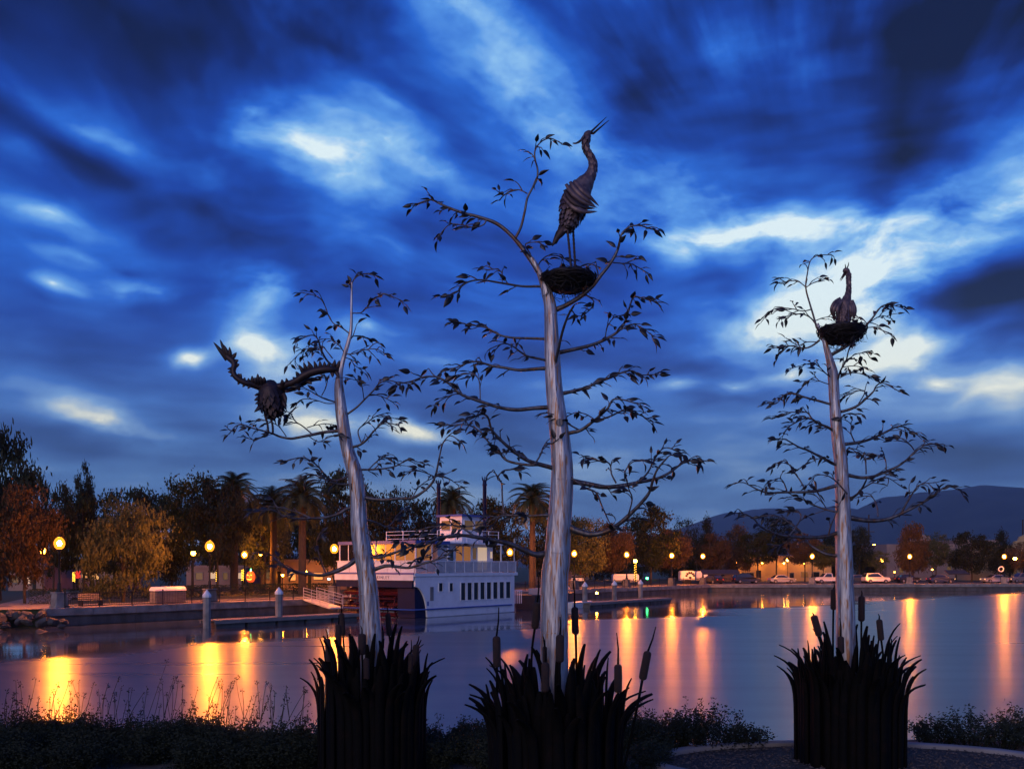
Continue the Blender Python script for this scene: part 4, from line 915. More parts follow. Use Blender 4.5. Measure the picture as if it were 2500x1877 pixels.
# hull with a rounded bow
hp = [(.15, 2.6), (.15, 12.6), (.9, 14.2), (2.6, 15.6), (4.5, 16), (6.4, 15.6), (8.1, 14.2), (8.85, 12.6), (8.85, 2.6)]
m = MB(); n = len(hp); m.add([W3(u, v, -.4) for u, v in hp] + [W3(u * 1.0, v, .72) for u, v in hp], [tuple(range(n)), tuple(range(2 * n - 1, n - 1, -1))] + [((i + 1) % n, i, i + n, (i + 1) % n + n) for i in range(n)]); m.build('hull', 'hull_paint', boat)
cut = [(1.42 * math.cos(a), 2.5 * math.sin(a)) for a in [i * math.pi / 2 / 10 for i in range(11)]]
vz_prism([(13.1, .05)] + [(13.1, 3.28), (0.02, 3.28)] + [(max(v, .02), max(z, .05)) for v, z in cut[::-1]], .0, .16).build('side_wall', 'white_paint', boat)
bb('side_wall', 'white_paint', 8.84, 9, 1.6, 13.1, .73, 3.28); bb('front_wall', 'white_paint', .17, 8.83, 12.95, 13.1, .73, 3.28); bb('rear_wall', 'navy', .17, 8.83, 2.8, 2.95, .0, 3.28)
bb('hull_side', 'hull_paint', .03, .14, 1.5, 12.5, -.3, .6)
vz_prism([(v + .16, z) for v, z in cut] + [(.2, .02)], .2, 2.05).build('paddle_box', 'navy', boat)
bb('deck_slab', 'white_paint', -.08, 9.08, -.12, 13.5, 3.3, 3.56)
bb('name_board', 'white_paint', .02, 8.98, -.2, -.125, 2.98, 3.45); bb('soffit_beam', 'navy', .25, 8.9, -.1, .35, 2.42, 3.29); bb('board_trim', 'blue_trim', -.02, 9.02, -.24, -.125, 3.455, 3.6)
fc = bpy.data.curves.new('txt', 'FONT'); fc.body = 'McKINLEY'; fc.size = .36; fc.extrude = .008; fc.align_x = 'LEFT'; fc.space_character = 1.25
fo = bpy.data.objects.new('txt', fc); col.objects.link(fo); bpy.context.view_layer.update()
fm = bpy.data.meshes.new_from_object(fo); bpy.data.objects.remove(fo)
mat('letter', (.22, .16, .18), .6); fm.materials.clear(); fm.materials.append(MATS['letter'])
wd = max(v.co.x for v in fm.vertices)
lo = bpy.data.objects.new('lettering', fm); col.objects.link(lo); lo.parent = boat
p = W3(2.6 + wd, -.212, 3.09); ex = -BU; lo.matrix_local = Matrix.Translation(p - ORG[boat.name]) @ Matrix((ex, Vector((0, 0, 1)), ex.cross(Vector((0, 0, 1))))).transposed().to_4x4()
# rub rail
m = MB(); m.tube([W3(10.4, -.35, .68), W3(0, -.32, .68), W3(-.1, 1.5, .68), W3(-.1, 12.6, .68)], .06, 8); m.build('rub_rail', 'blue_trim', boat)
# paddle wheel
wc, wr = 1.35, 1.32
pw = MB(); pw.tube([W3(2.2, wc, .93), W3(8.7, wc, .93)], .12, 10); pw = pw.build('paddle_wheel', 'red_paint', boat)
for u in (2.35, 4.5, 6.6, 8.6):
    ring = MB(); pts = [W3(u, wc + wr * math.cos(a), .93 + wr * math.sin(a)) for a in [i * 2 * math.pi / 12 for i in range(13)]]
    ring.tube(pts, .045, 6); h = MB()
    ring.tube([W3(u - .08, wc, .93), W3(u + .08, wc, .93)], .3, 10)
    for i in range(12): a = i * math.pi / 6; ring.tube([W3(u, wc, .93), W3(u, wc + wr * math.cos(a), .93 + wr * math.sin(a))], .028, 5)
    ring.build('wheel_rim', 'red_paint', pw)
for i in range(12):
    a = i * math.pi / 6 + .1; m = MB(); c_ = (wc + (wr - .12) * math.cos(a), .93 + (wr - .12) * math.sin(a)); dv, dz = math.cos(a) * .17, math.sin(a) * .17
    q = [W3(2.35, c_[0] - dv, c_[1] - dz), W3(2.35, c_[0] + dv, c_[1] + dz), W3(8.6, c_[0] + dv, c_[1] + dz), W3(8.6, c_[0] - dv, c_[1] - dz)]; nr = (q[1] - q[0]).cross(q[2] - q[0]).normalized() * .03
    m.add([x - nr for x in q] + [x + nr for x in q], [(3, 2, 1, 0), (4, 5, 6, 7), (0, 1, 5, 4), (1, 2, 6, 5), (2, 3, 7, 6), (3, 0, 4, 7)]); m.build('paddle_board', 'red_paint', pw)
for u in (2.2, 8.75): m = MB(); m.tube([W3(u, wc + 1.5, 1.1), W3(u, wc - .4, .8), W3(u, -.3, .72)], .06, 6); m.build('wheel_arm', 'iron', boat)
# side windows
def window(v0, v1, z0, z1, mt='dark_glass', u=-.002, fr=.07, out=-1):
    f = MB(); d = .05
    for a, b_, c_, e_ in ((v0 - fr, v0, z0 - fr, z1 + fr), (v1, v1 + fr, z0 - fr, z1 + fr), (v0, v1, z1, z1 + fr), (v0, v1, z0 - fr, z0)): f.box((u - d / 2, (a + b_) / 2, (c_ + e_) / 2), (d, b_ - a, e_ - c_), M=BM)
    w_ = f.build('window', 'white_paint', boat); bb('pane', mt, u - .012, u, v0, v1, z0, z1, w_)
def zat(py, v): return HC - (py - HY) / F * (72.5 + .8026 * v)
for a, b_ in ((1071, 1080), (1097, 1105)): v0, v1 = bL(a), bL(b_); window(v0, v1, zat(1443, v0), zat(1423, v0), fr=.05)
for i in range(8): x0 = 1125 + i * 15.7; v0, v1 = bL(x0), bL(x0 + 10.2); window(v0, v1, 1.28, 2.72)
bb('side_door', 'concrete', -.03, -.002, bL(1050), bL(1058), 1.35, 2.45); bb('number_plate', 'blue_trim', -.012, -.002, bL(1043), bL(1046.5), .95, 1.3)
# upper deck rail of glass panels
nP = 11
for i in range(nP + 1): v = .05 + (13.3 - .05) * i / nP; bb('rail_post', 'white_paint', -.03, .03, v - .03, v + .03, 3.565, 4.56)
for i in range(nP): v0 = .09 + (13.25) * i / nP; bb('rail_panel', 'frosted', -.008, .008, v0, v0 + 13.25 / nP - .07, 3.62, 4.48)
bb('hand_rail', 'white_paint', -.04, .04, .0, 13.4, 4.5, 4.56); bb('hand_rail', 'white_paint', .05, 8.95, -.04, .04, 4.5, 4.56); bb('hand_rail', 'white_paint', .05, 8.95, 13.36, 13.44, 4.5, 4.56)
for i in range(6): u0 = .1 + 8.8 * i / 6; bb('rail_panel', 'white_paint', u0, u0 + 8.8 / 6 - .06, -.02, .02, 3.6, 4.48)
# upper cabin and stern saloon
bb('upper_roof', 'white_paint', .15, 8.85, .2, 11.6, 5.98, 6.1); bb('roof_trim', 'blue_trim', .1, 8.9, .12, .195, 5.9, 6.16); bb('roof_trim', 'blue_trim', .07, .145, .12, 4.3, 5.9, 6.16)
for u in (.2, 2.4, 4.6, 6.8, 8.8): bb('roof_post', 'white_paint', u - .05, u + .05, .22, .32, 3.565, 5.975)
for v in (2.2, 4.2, 11.4): bb('roof_post', 'white_paint', .17, .27, v - .05, v + .05, 3.565, 5.975)
for i in range(8):
    u0 = .26 + 1.08 * i; bb('curtain_panel', 'warm_pane' if i in (0, 1, 2, 4) else 'amber_pane' if i in (3, 5) else 'dark_glass', u0, u0 + 1.0, .26, .275, 4.58, 5.88); bb('mullion', 'white_paint', u0 + 1.005, u0 + 1.075, .235, .285, 4.57, 5.89)
bb('curtain_panel', 'warm_pane', .2, .215, .4, 2.1, 4.58, 5.88)
bb('cabin_wall', 'white_paint', 1.0, 8, 4.6, 11.2, 3.565, 5.975)
def cab(px0, px1, z0, z1, mt, u=1.0):
    def sv(px): q = (px - CX) / F; return (7.6 + .8026 * u + q * (72.5 + .5966 * u)) / (.5966 - .8026 * q)
    window(sv(px0), sv(px1), z0, z1, mt, u=u - .002, fr=.05)
cab(1098, 1106, 3.7, 5.5, 'dark_glass'); cab(1112, 1128, 4.4, 5.8, 'warm_pane'); cab(1131, 1148, 4.4, 5.8, 'warm_pane'); cab(1153, 1162, 4.7, 5.7, 'amber_pane'); cab(1165, 1188, 3.75, 5.75, 'cream_pane'); cab(1196, 1201, 4.8, 5.4, 'cream_pane')
bb('stair_side', 'hull_paint', .3, .9, 3.0, 4.55, 3.565, 5.97)
bb('pilothouse', 'white_paint', 3.2, 5.8, 9.6, 13.0, 6.11, 8.55); bb('pilothouse_roof', 'blue_trim', 2.95, 6.05, 9.3, 13.3, 8.56, 8.72)
for a, b_ in ((9.9, 11.1), (11.4, 12.7)): window(a, b_, 7.3, 8.2, 'amber_pane', u=3.198, fr=.06)
for a, b_ in ((3.4, 4.4), (4.6, 5.6)): bb('pane', 'amber_pane', a, b_, 9.585, 9.598, 7.3, 8.2)
for u in (6.75, 1.35):
    m = MB(); z1 = 11.7; c_ = W3(u, 10.5, 0); m.lathe([(.17, 6.1), (.17, z1 - .5), (.2, z1 - .48), (.2, z1 - .3), (.17, z1 - .28), (.17, z1)], c_, 12); ch = m.build('chimney', 'navy', boat)
    cr_ = MB()
    for j in range(8): a = j * math.pi / 4; cr_.tube([c_ + Vector((.17 * math.cos(a), .17 * math.sin(a), z1 - .02)), c_ + Vector((.27 * math.cos(a), .27 * math.sin(a), z1 + .38))], [.06, .004], 4)
    cr_.build('crown', 'navy', ch)
for v0, v1, u in ((5.5, 11.5, .5), ):
    for z in (6.5, 6.85, 7.15): m = MB(); m.tube([W3(8.5, 5.5, z), W3(u, v0, z), W3(u, v1, z)], .022, 5); m.build('roof_rail', 'white_paint', boat)
    for v in (5.5, 7, 8.5, 10, 11.4): bb('rail_post', 'white_paint', u - .025, u + .025, v - .025, v + .025, 6.105, 7.18)
    for u_ in (2.5, 4.5, 6.5, 8.5): bb('rail_post', 'white_paint', u_ - .025, u_ + .025, 5.475, 5.525, 6.105, 7.18)
for i in range(5): bb('bow_rail_post', 'white_paint', .3, .36, 13.3 + i * .32, 13.36 + i * .32, .725, 1.95)
bb('bow_rail', 'white_paint', .29, .37, 13.2, 14.7, 1.88, 1.96)
m = MB(); m.tube([W3(.1, 13.2, 4.56), W3(.1, 13.2, 6.6)], .03, 6); m.build('flag_staff', 'white_paint', boat)
# barge and skiff beyond the bow
def small_hull(name, a, u, ln, wd_, h, label, mt, rail=True):
    M = frame_mat(a, u); r = root(name, a, label, 'boat'); st = [(0, .85), (.1, 1), (.7, 1), (.88, .75), (1, .06)]; vs = []
    for t_, w_ in st:
        for s_, z, q in ((-1, h, 1), (-1, -.2, .75), (1, -.2, .75), (1, h, 1)): vs.append(M @ Vector((t_ * ln, s_ * w_ * wd_ / 2 * q, z + (h * .35 * max(0, t_ - .6) if z > 0 else 0))))
    fs = [(0, 1, 2, 3), (16, 19, 18, 17)]
    for i in range(4):
        for j in range(4): fs.append((i * 4 + j, i * 4 + 4 + j, i * 4 + 4 + (j + 1) % 4, i * 4 + (j + 1) % 4))
    m = MB(); m.add(vs, fs); m.build('hull', mt, r)
    if rail:
        for s_ in (-1, 1): m = MB(); m.tube([M @ Vector((.1 * ln, s_ * wd_ / 2 * .9, h + .35)), M @ Vector((.75 * ln, s_ * wd_ / 2 * .85, h + .4)), M @ Vector((ln * .95, 0, h + .7))], .03, 5); m.build('rail', 'white_paint', r)
        m = MB(); m.box((ln * .35, 0, h + .3), (ln * .25, wd_ * .55, .6), M=M); m.build('cabin', 'hull_paint', r)
mat('tar', (.03, .028, .03), .6, 0, (.05, .045, .045), 2)
small_hull('moored_barge', (1.2, 88, 0), QU, 8, 3, 1.35, 'low dark barge moored ahead of the paddle boat', 'tar')
small_hull('skiff', (5.4, 90.5, 0), QU, 4.2, 1.6, .55, 'small white skiff half hidden by the middle trunk', 'white_paint', False)
# gangway to the boat
gw = root('gangway', (-16.5, 76, 0), 'sloping aluminium gangway with rails left of the boat stern', 'gangway')
ga, gb = Vector((-17.6, 80.5, 1.25)), Vector((-14.2, 74.5, .8)); m = MB(); side = Vector((.75, .5, 0)).normalized() * .6
m.add([ga - side, gb - side, gb + side, ga + side, ga - side - Vector((0, 0, .12)), gb - side - Vector((0, 0, .12)), gb + side - Vector((0, 0, .12)), ga + side - Vector((0, 0, .12))], [(0, 1, 2, 3), (7, 6, 5, 4), (0, 4, 5, 1), (1, 5, 6, 2), (2, 6, 7, 3), (3, 7, 4, 0)]); m.build('walkway', 'hull_paint', gw)
for s_ in (-1, 1):
    for z in (.25, .5, .75, 1.0): m = MB(); m.tube([ga + side * s_ + Vector((0, 0, z)), gb + side * s_ + Vector((0, 0, z))], .025, 5); m.build('rail', 'hull_paint', gw)
    for t_ in (0, .33, .66, 1): p = ga + (gb - ga) * t_ + side * s_; m = MB(); m.tube([p, p + Vector((0, 0, 1.02))], .03, 5); m.build('post', 'hull_paint', gw)

# ------------------------------------------------------------------ trees of the far shore
def crown_mesh(kind, seed, mt):
    rnd = random.Random(seed); m = MB(); cl = []
    n = {'broad': 110, 'pepper': 120, 'tall': 110, 'airy': 60}[kind]
    for i in range(n):
        while True:
            x, y, z = rnd.uniform(-1, 1), rnd.uniform(-1, 1), rnd.uniform(0, 1); zz = z * 2 - 1
            if kind == 'tall': lim = (1 - z)**.65 * (.55 + .45 * min(1, z * 5))
            elif kind == 'pepper': lim = math.sqrt(max(0, 1 - max(0, zz)**2)) if zz > 0 else 1 - .15 * abs(zz)
            else: lim = math.sqrt(max(0, 1 - zz * zz))
            lim *= .82 + .35 * mnoise.noise((x * 1.7 + seed, y * 1.7, z * 2.5))
            q = math.hypot(x, y)
            if q < lim and (q > lim * .5 or rnd.random() < .3): break
        cl.append((x, y, z))
    for c in cl:
        cr_ = rnd.uniform(.13, .24); k_ = 78 if kind != 'airy' else 44
        for j in range(k_):
            d = Vector((rnd.gauss(0, 1), rnd.gauss(0, 1), rnd.gauss(0, .7))) * cr_ * .55
            if kind == 'pepper': d.z = d.z * 1.1 - rnd.random() * .07
            p = Vector(c) + Vector((d.x, d.y, d.z * .55)); s = rnd.uniform(.018, .04)
            a = Vector((rnd.gauss(0, 1), rnd.gauss(0, 1), rnd.gauss(0, 1))).normalized(); b_ = a.orthogonal().normalized() * s * .55; a = a * s
            if kind == 'pepper': a = Vector((a.x * .7, a.y * .7, -abs(a.z) * .8 - s * .25))
            m.add([p - a, p + b_, p + a, p - b_], [(0, 1, 2, 3)])
    return m.mesh('crown', mt)
def trunk_mesh(seed, mt='bark', base=.28):
    # unit height trunk with limbs reaching into a unit crown that starts at z = base
    rnd = random.Random(seed); m = MB(); pts = [Vector((0, 0, 0))]; p = Vector((0, 0, 0))
    for i in range(5): p = p + Vector((rnd.uniform(-.03, .03), rnd.uniform(-.03, .03), .14)); pts.append(Vector(p))
    m.tube(spline(pts, 2), [.05 - .0032 * i for i in range(11)], 8)
    for i in range(9):
        s = pts[2 + i % 4]; a = rnd.uniform(0, 6.28); q = rnd.uniform(.3, .62); e = Vector((q * math.cos(a), q * math.sin(a), rnd.uniform(.55, .9)))
        m.tube(spline([s, s + (e - s) * .45 + Vector((0, 0, .05)), e], 3), [.02 - .0023 * j for j in range(7)], 5, cap=False)
    return m.mesh('trunk', mt)
CR = {('broad', 'd'): [crown_mesh('broad', k, 'foliage_dark') for k in (1, 2)], ('broad', 'm'): [crown_mesh('broad', k, 'foliage_mid') for k in (3, 4)], ('pepper', 'o'): [crown_mesh('pepper', 5, 'foliage_olive')],
      ('tall', 'd'): [crown_mesh('tall', k, 'foliage_dark') for k in (6, 7)], ('broad', 'r'): [crown_mesh('broad', 8, 'foliage_red')], ('tall', 'r'): [crown_mesh('tall', 9, 'foliage_red')], ('airy', 'd'): [crown_mesh('airy', 10, 'foliage_dark')], ('airy', 'm'): [crown_mesh('airy', 11, 'foliage_mid')]}
TM = [trunk_mesh(k) for k in range(3)]
ti = 0
def tree(px, ytop, hw, Y, kind, tint, label, base=.25, group=None):
    global ti; ti += 1
    p = at_px(px, Y); ht = HC - (ytop - HY) / F * Y - PZ; rx = hw / F * Y; r = root('tree', (p.x, p.y, PZ), label, 'tree', 'trees along the far shore')
    rz = ti * 2.1
    inst('trunk', TM[ti % 3], (p.x, p.y, PZ - .05), (0, 0, rz), (rx * .8, rx * .8, ht * .95), r)
    L_ = CR[(kind, tint)]; inst('crown', L_[ti % len(L_)], (p.x, p.y, PZ + ht * base), (0, 0, rz), (rx, rx, ht * (1 - base)), r)
for a in (
    (0, 1040, 112, 80, 'broad', 'd', 'tallest dark tree at the left edge of the picture', .05),
    (60, 1180, 95, 72, 'broad', 'r', 'orange-lit leafy tree behind the leftmost lamp', .12),
    (130, 1175, 60, 98, 'broad', 'd', 'dark round tree behind the leftmost lamp, further back', .15),
    (205, 1116, 42, 104, 'tall', 'd', 'narrow dark tree standing high above the left tree line', .3),
    (205, 1205, 95, 100, 'broad', 'd', 'dark tree below the narrow tall one', .1),
    (300, 1222, 118, 76, 'pepper', 'o', 'big olive drooping tree between the first two lamps', .12),
    (330, 1188, 100, 106, 'broad', 'd', 'dark tree rising behind the olive drooping tree', .12),
    (470, 1150, 92, 96, 'broad', 'm', 'large rounded green tree above the second lamp', .28),
    (530, 1172, 75, 94, 'broad', 'd', 'dark tree just left of the first palm', .2),
    (420, 1215, 80, 112, 'broad', 'd', 'dark tree filling the gap behind the litter bins', .1),
    (640, 1192, 60, 112, 'airy', 'd', 'thin airy tree between the first two palms', .3),
    (645, 1212, 80, 112, 'broad', 'm', 'green tree between the palms left of the boat', .2),
    (565, 1235, 80, 140, 'broad', 'd', 'dark tree mass low behind the leftmost palm', .05),
    (705, 1232, 75, 138, 'broad', 'd', 'dark tree mass low behind the palm beside the left trunk', .05),
    (785, 1215, 70, 136, 'broad', 'd', 'dark tree behind the lamp left of the boat', .05),
    (850, 1158, 95, 104, 'broad', 'd', 'large dark tree behind the left metal trunk', .1),
    (965, 1180, 75, 118, 'airy', 'd', 'airy dark tree behind the boat stern', .15),
    (930, 1225, 100, 122, 'broad', 'd', 'dark tree low behind the boat stern roof', .1),
    (1060, 1215, 90, 126, 'broad', 'd', 'dark tree behind the left chimney of the boat', .1),
    (1190, 1222, 85, 128, 'broad', 'd', 'dark tree behind the pilothouse', .1),
    (1245, 1228, 80, 132, 'airy', 'm', 'airy tree between the pilothouse and the middle trunk', .15),
    (1345, 1236, 70, 134, 'broad', 'd', 'dark tree hidden by the middle trunk', .1),
    (1395, 1290, 60, 190, 'broad', 'd', 'dark tree mass low right beside the middle trunk', .02),
    (1470, 1298, 70, 192, 'broad', 'd', 'dark tree mass low left of the right pilings', .02),
    (1555, 1300, 70, 194, 'broad', 'd', 'dark tree mass low behind the right pilings', .02),
    (1640, 1304, 65, 196, 'broad', 'd', 'dark tree mass low behind the white trailers', .02),
    (1710, 1310, 60, 198, 'broad', 'd', 'dark tree mass low behind the quay corner', .02),
    (2045, 1312, 60, 200, 'broad', 'd', 'dark tree mass hidden behind the right trunk', .02),
    (2125, 1345, 45, 200, 'broad', 'd', 'low dark tree mass at the foot of the utility pole', .02),
    (1425, 1258, 75, 134, 'broad', 'm', 'green tree right of the middle trunk, above its lamp', .15),
    (1500, 1275, 60, 142, 'broad', 'r', 'brownish tree right behind the lamp over the pilings', .2),
    (1588, 1240, 72, 150, 'broad', 'd', 'big dark rounded tree above the right pilings', .2),
    (1668, 1258, 45, 165, 'airy', 'd', 'thin twiggy tree left of the hills', .2),
    (1640, 1290, 60, 158, 'broad', 'r', 'reddish tree behind the lamp left of the trailer', .25),
    (1728, 1252, 38, 170, 'tall', 'd', 'narrow dark tree where the hills begin', .1),
    (1800, 1266, 52, 175, 'tall', 'r', 'reddish tree in front of the lower hills', .2),
    (1745, 1300, 50, 168, 'broad', 'r', 'low reddish tree beside the quay corner lamp', .25),
    (1850, 1296, 55, 172, 'broad', 'm', 'green street tree left of the yellow building', .35),
    (1895, 1258, 48, 176, 'broad', 'd', 'dark tree before the yellow building', .3),
    (1965, 1300, 52, 170, 'broad', 'r', 'orange-lit tree left of the right metal trunk', .35),
    (2010, 1330, 40, 166, 'broad', 'm', 'small tree close to the left side of the right trunk', .35),
    (2098, 1288, 42, 172, 'broad', 'd', 'dark tree close to the right side of the right trunk', .2),
    (2150, 1345, 28, 168, 'airy', 'm', 'small lit street tree between trunk and reddish tree', .35),
    (2228, 1264, 56, 170, 'tall', 'r', 'reddish tree on the right with a lamp in front', .2),
    (2285, 1300, 42, 172, 'broad', 'm', 'green tree just right of the reddish tree', .25),
    (2372, 1302, 58, 170, 'broad', 'd', 'wide dark tree before the gabled building', .2),
    (2448, 1288, 42, 176, 'tall', 'd', 'pointed dark tree near the right edge', .15),
    (2495, 1320, 40, 172, 'broad', 'r', 'orange-lit tree cut by the right edge', .25)): tree(*a)

# palms
def frond_mesh():
    m = MB(); sp = spline([(0, 0, 0), (.35, 0, .22), (.75, 0, .22), (1.05, 0, -.02), (1.22, 0, -.34)], 5); n = len(sp)
    m.tube(sp, [.018 - .0006 * i for i in range(n)], 4, cap=False)
    for i in range(2, n):
        t_ = (sp[min(i + 1, n - 1)] - sp[i - 1]).normalized()
        for q in (0, .5):
            p = sp[i - 1] + (sp[i] - sp[i - 1]) * q; L_ = .3 * math.sin(math.pi * min(1, (i + q) / n * .85 + .12)) + .05
            for s_ in (-1, 1):
                e = p + t_ * L_ * .65 + Vector((0, s_ * L_ * .75, -L_ * .35)); wv_ = t_ * .022
                m.add([p - wv_, p + wv_, e], [(0, 1, 2)])
    return m.mesh('frond', 'frond_leaf')
FM = frond_mesh()
def palm(px, ytop, Y, size, label, seed):
    rnd = random.Random(seed); p = at_px(px, Y); zt = HC - (ytop - HY) / F * Y - size * .42
    r = root('palm_tree', (p.x, p.y, PZ), label, 'palm tree', 'palms along the far shore'); m = MB(); k_ = 14
    m.tube([(p.x, p.y, PZ - .1 + (zt - PZ + .1) * i / k_) for i in range(k_ + 1)], [.42 + .03 * (i % 2) - .008 * i for i in range(k_ - 1)] + [.55, .4], 10); m.build('trunk', 'bark', r)
    for i in range(42):
        u = i / 41; pitch = 1.25 - 2.1 * u; s = size * rnd.uniform(.72, .9)
        inst('frond', FM, (p.x, p.y, zt), (rnd.uniform(-.25, .25), -pitch, i * 2.399), (s, s, s), r)
for a in ((572, 1178, 100, 2.9, 'leftmost palm, above the lamp set back from the quay', 1), (738, 1194, 96, 3.1, 'palm just left of the left metal trunk', 2), (1102, 1210, 120, 3.0, 'palm behind the boat between its chimneys', 3), (1300, 1202, 112, 3.1, 'palm between the boat and the middle trunk', 4), (668, 1215, 104, 3.0, 'low palm between the two left palms', 5)): palm(*a)

# hedges along the promenade
def hedge_mesh(seed):
    rnd = random.Random(seed); m = MB()
    for i in range(1500):
        p = Vector((rnd.uniform(-1, 1), rnd.uniform(-1, 1), rnd.random())); a = Vector((rnd.gauss(0, 1), rnd.gauss(0, 1), rnd.gauss(0, 1))).normalized(); b_ = a.orthogonal().normalized() * .02; a = a * .045
        if p.z > .9 + .1 * mnoise.noise((p.x * 3, p.y, seed)): p.z *= .9
        m.add([p - a, p + b_, p + a, p - b_], [(0, 1, 2, 3)])
    return m.mesh('hedge', 'foliage_dark')
HM = [hedge_mesh(k) for k in range(2)]
for i, (px, Y, w_, h, lb) in enumerate(((115, 71, 1.3, 1.3, 'clipped dark shrub left of the leftmost lamp pedestal'), (300, 84, 4.5, 1.0, 'low dark hedge behind the litter bins'), (560, 92, 4.5, 1.2, 'low hedge under the lamp among the palms'), (700, 98, 4.5, 1.2, 'low hedge left of the boat gangway'), (440, 86, 3.5, 1.1, 'low dark hedge right of the litter bins'), (770, 100, 2.5, 1.2, 'short hedge behind the gangway'), (2180, 166, 7, 1.0, 'low dark hedge beside the parked silver car on the right'), (1760, 162, 5, .9, 'low dark hedge at the corner of the car park'))):
    p = at_px(px, Y); h_ = inst('hedge', HM[i % 2], (p.x, p.y, PZ), (0, 0, .5), (w_, .7, h)); tag(h_, lb, 'hedge', 'hedges on the far shore')

# ------------------------------------------------------------------ buildings
mat('stucco', (.42, .33, .25), .85, 0, (.36, .28, .21), .7)
mat('stucco_yellow', (.5, .36, .18), .85, 0, (.42, .3, .15), .6)
mat('stucco_pink', (.36, .25, .21), .85, 0, (.3, .21, .18), .7)
mat('roof_tile', (.14, .06, .04), .8, 0, (.09, .045, .035), 4)
mat('shop_pane', (.9, .7, .4), .3, emit=(1, .45, .10), strength=.7, col2=(.5, .35, .15), scale=.9)
mat('sign_red', (.6, .04, .03), .4, emit=(1, .05, .03), strength=.8)
mat('sign_yellow', (.8, .6, .1), .4, emit=(1, .6, .08), strength=1.5)
mat('wall_glow', (1, .7, .3), .4, emit=(1, .36, .04), strength=130)
def building(name, px0, px1, Y, ytop, depth, wall, label, wins=(), doors=(), roof='flat', awn=()):
    a, b_ = at_px(px0, Y).x, at_px(px1, Y).x; zt = HC - (ytop - HY) / F * Y; r = root(name, ((a + b_) / 2, Y, PZ), label, 'building')
    m = MB(); m.box(((a + b_) / 2, Y + depth / 2, (PZ - .2 + zt) / 2), (b_ - a, depth, zt - PZ + .2)); m.build('wall', wall, r)
    if roof == 'flat':
        for x0, x1, y0, y1 in ((a - .15, b_ + .15, Y - .15, Y + .25), (a - .15, a + .2, Y + .26, Y + depth), (b_ - .2, b_ + .15, Y + .26, Y + depth)):
            m = MB(); m.box(((x0 + x1) / 2, (y0 + y1) / 2, zt + .16), (x1 - x0, y1 - y0, .4)); m.build('parapet', wall, r)
    elif roof == 'gable':
        mx_ = (a + b_) / 2; h = (b_ - a) * .2; m = MB(); m.prism([(a - .4, zt + .01), (mx_, zt + h), (b_ + .4, zt + .01)], -(Y - .4), -(Y + depth), o=(0, 0, 0)); m.build('roof', 'roof_tile', r)
    elif roof == 'mission':
        mx_ = (a + b_) / 2; w_ = (b_ - a) * .24; m = MB()
        m.prism([(mx_ - w_, zt - .01), (mx_ - w_, zt + .7), (mx_ - w_ * .6, zt + .9), (mx_ - w_ * .5, zt + 1.6), (mx_, zt + 2.1), (mx_ + w_ * .5, zt + 1.6), (mx_ + w_ * .6, zt + .9), (mx_ + w_, zt + .7), (mx_ + w_, zt - .01)], -(Y - .1), -(Y + .5)); m.build('bell_gable', wall, r)
    for x0, x1, y0, y1, mt in wins:
        X0, X1, z1, z0 = at_px(x0, Y).x, at_px(x1, Y).x, HC - (y0 - HY) / F * Y, HC - (y1 - HY) / F * Y; f = MB()
        for q in ((X0 - .1, X0, z0 - .1, z1 + .1), (X1, X1 + .1, z0 - .1, z1 + .1), (X0, X1, z1, z1 + .1), (X0, X1, z0 - .12, z0)): f.box(((q[0] + q[1]) / 2, Y - .05, (q[2] + q[3]) / 2), (q[1] - q[0], .1, q[3] - q[2]))
        w_ = f.build('window', 'concrete', r); m = MB(); m.box(((X0 + X1) / 2, Y - .01, (z0 + z1) / 2), (X1 - X0, .016, z1 - z0)); m.build('pane', mt, w_)
    for x0, x1, y0, mt in doors:
        X0, X1, z1 = at_px(x0, Y).x, at_px(x1, Y).x, HC - (y0 - HY) / F * Y; m = MB(); m.box(((X0 + X1) / 2, Y - .04, (PZ + z1) / 2), (X1 - X0, .08, z1 - PZ)); m.build('door', mt, r)
    for x0, x1, y0, mt in awn:
        X0, X1, z1 = at_px(x0, Y).x, at_px(x1, Y).x, HC - (y0 - HY) / F * Y; m = MB(); m.prism([(-Y + .0, z1), (-Y + 1.4, z1 - .5), (-Y + 1.4, z1 - .62), (-Y + .0, z1 - .12)], X0, X1, ax=(0, -1, 0)); m.build('awning', mt, r)
    return r
building('shop_building', 120, 275, 124, 1372, 10, 'stucco', 'lit shop front seen under the trees left of the olive tree', [(150, 175, 1396, 1412, 'shop_pane'), (200, 214, 1396, 1410, 'shop_pane'), (222, 242, 1400, 1414, 'shop_pane')], [(180, 192, 1398, 'iron')], awn=[(145, 195, 1391, 'roof_tile')])
building('shop_building', 20, 108, 112, 1385, 8, 'stucco_pink', 'low lit building at the end of the path on the far left', [(58, 76, 1410, 1424, 'cream_pane'), (30, 46, 1408, 1422, 'amber_pane')], [(80, 88, 1408, 'iron')])
building('shop_building', 455, 600, 128, 1386, 10, 'stucco_pink', 'pale shop front between the palm trunks', [(512, 526, 1397, 1412, 'cream_pane'), (545, 556, 1398, 1414, 'amber_pane'), (578, 592, 1398, 1412, 'cream_pane'), (478, 495, 1398, 1414, 'amber_pane')], [(562, 571, 1398, 'iron')])
building('shop_building', 640, 830, 116, 1372, 10, 'stucco_yellow', 'yellow-lit shop front left of the paddle boat', [(650, 662, 1396, 1412, 'amber_pane'), (705, 722, 1396, 1416, 'shop_pane'), (766, 788, 1398, 1414, 'shop_pane'), (735, 744, 1396, 1416, 'amber_pane')], [(676, 686, 1394, 'iron'), (752, 760, 1396, 'iron')], awn=[(700, 790, 1390, 'roof_tile')])
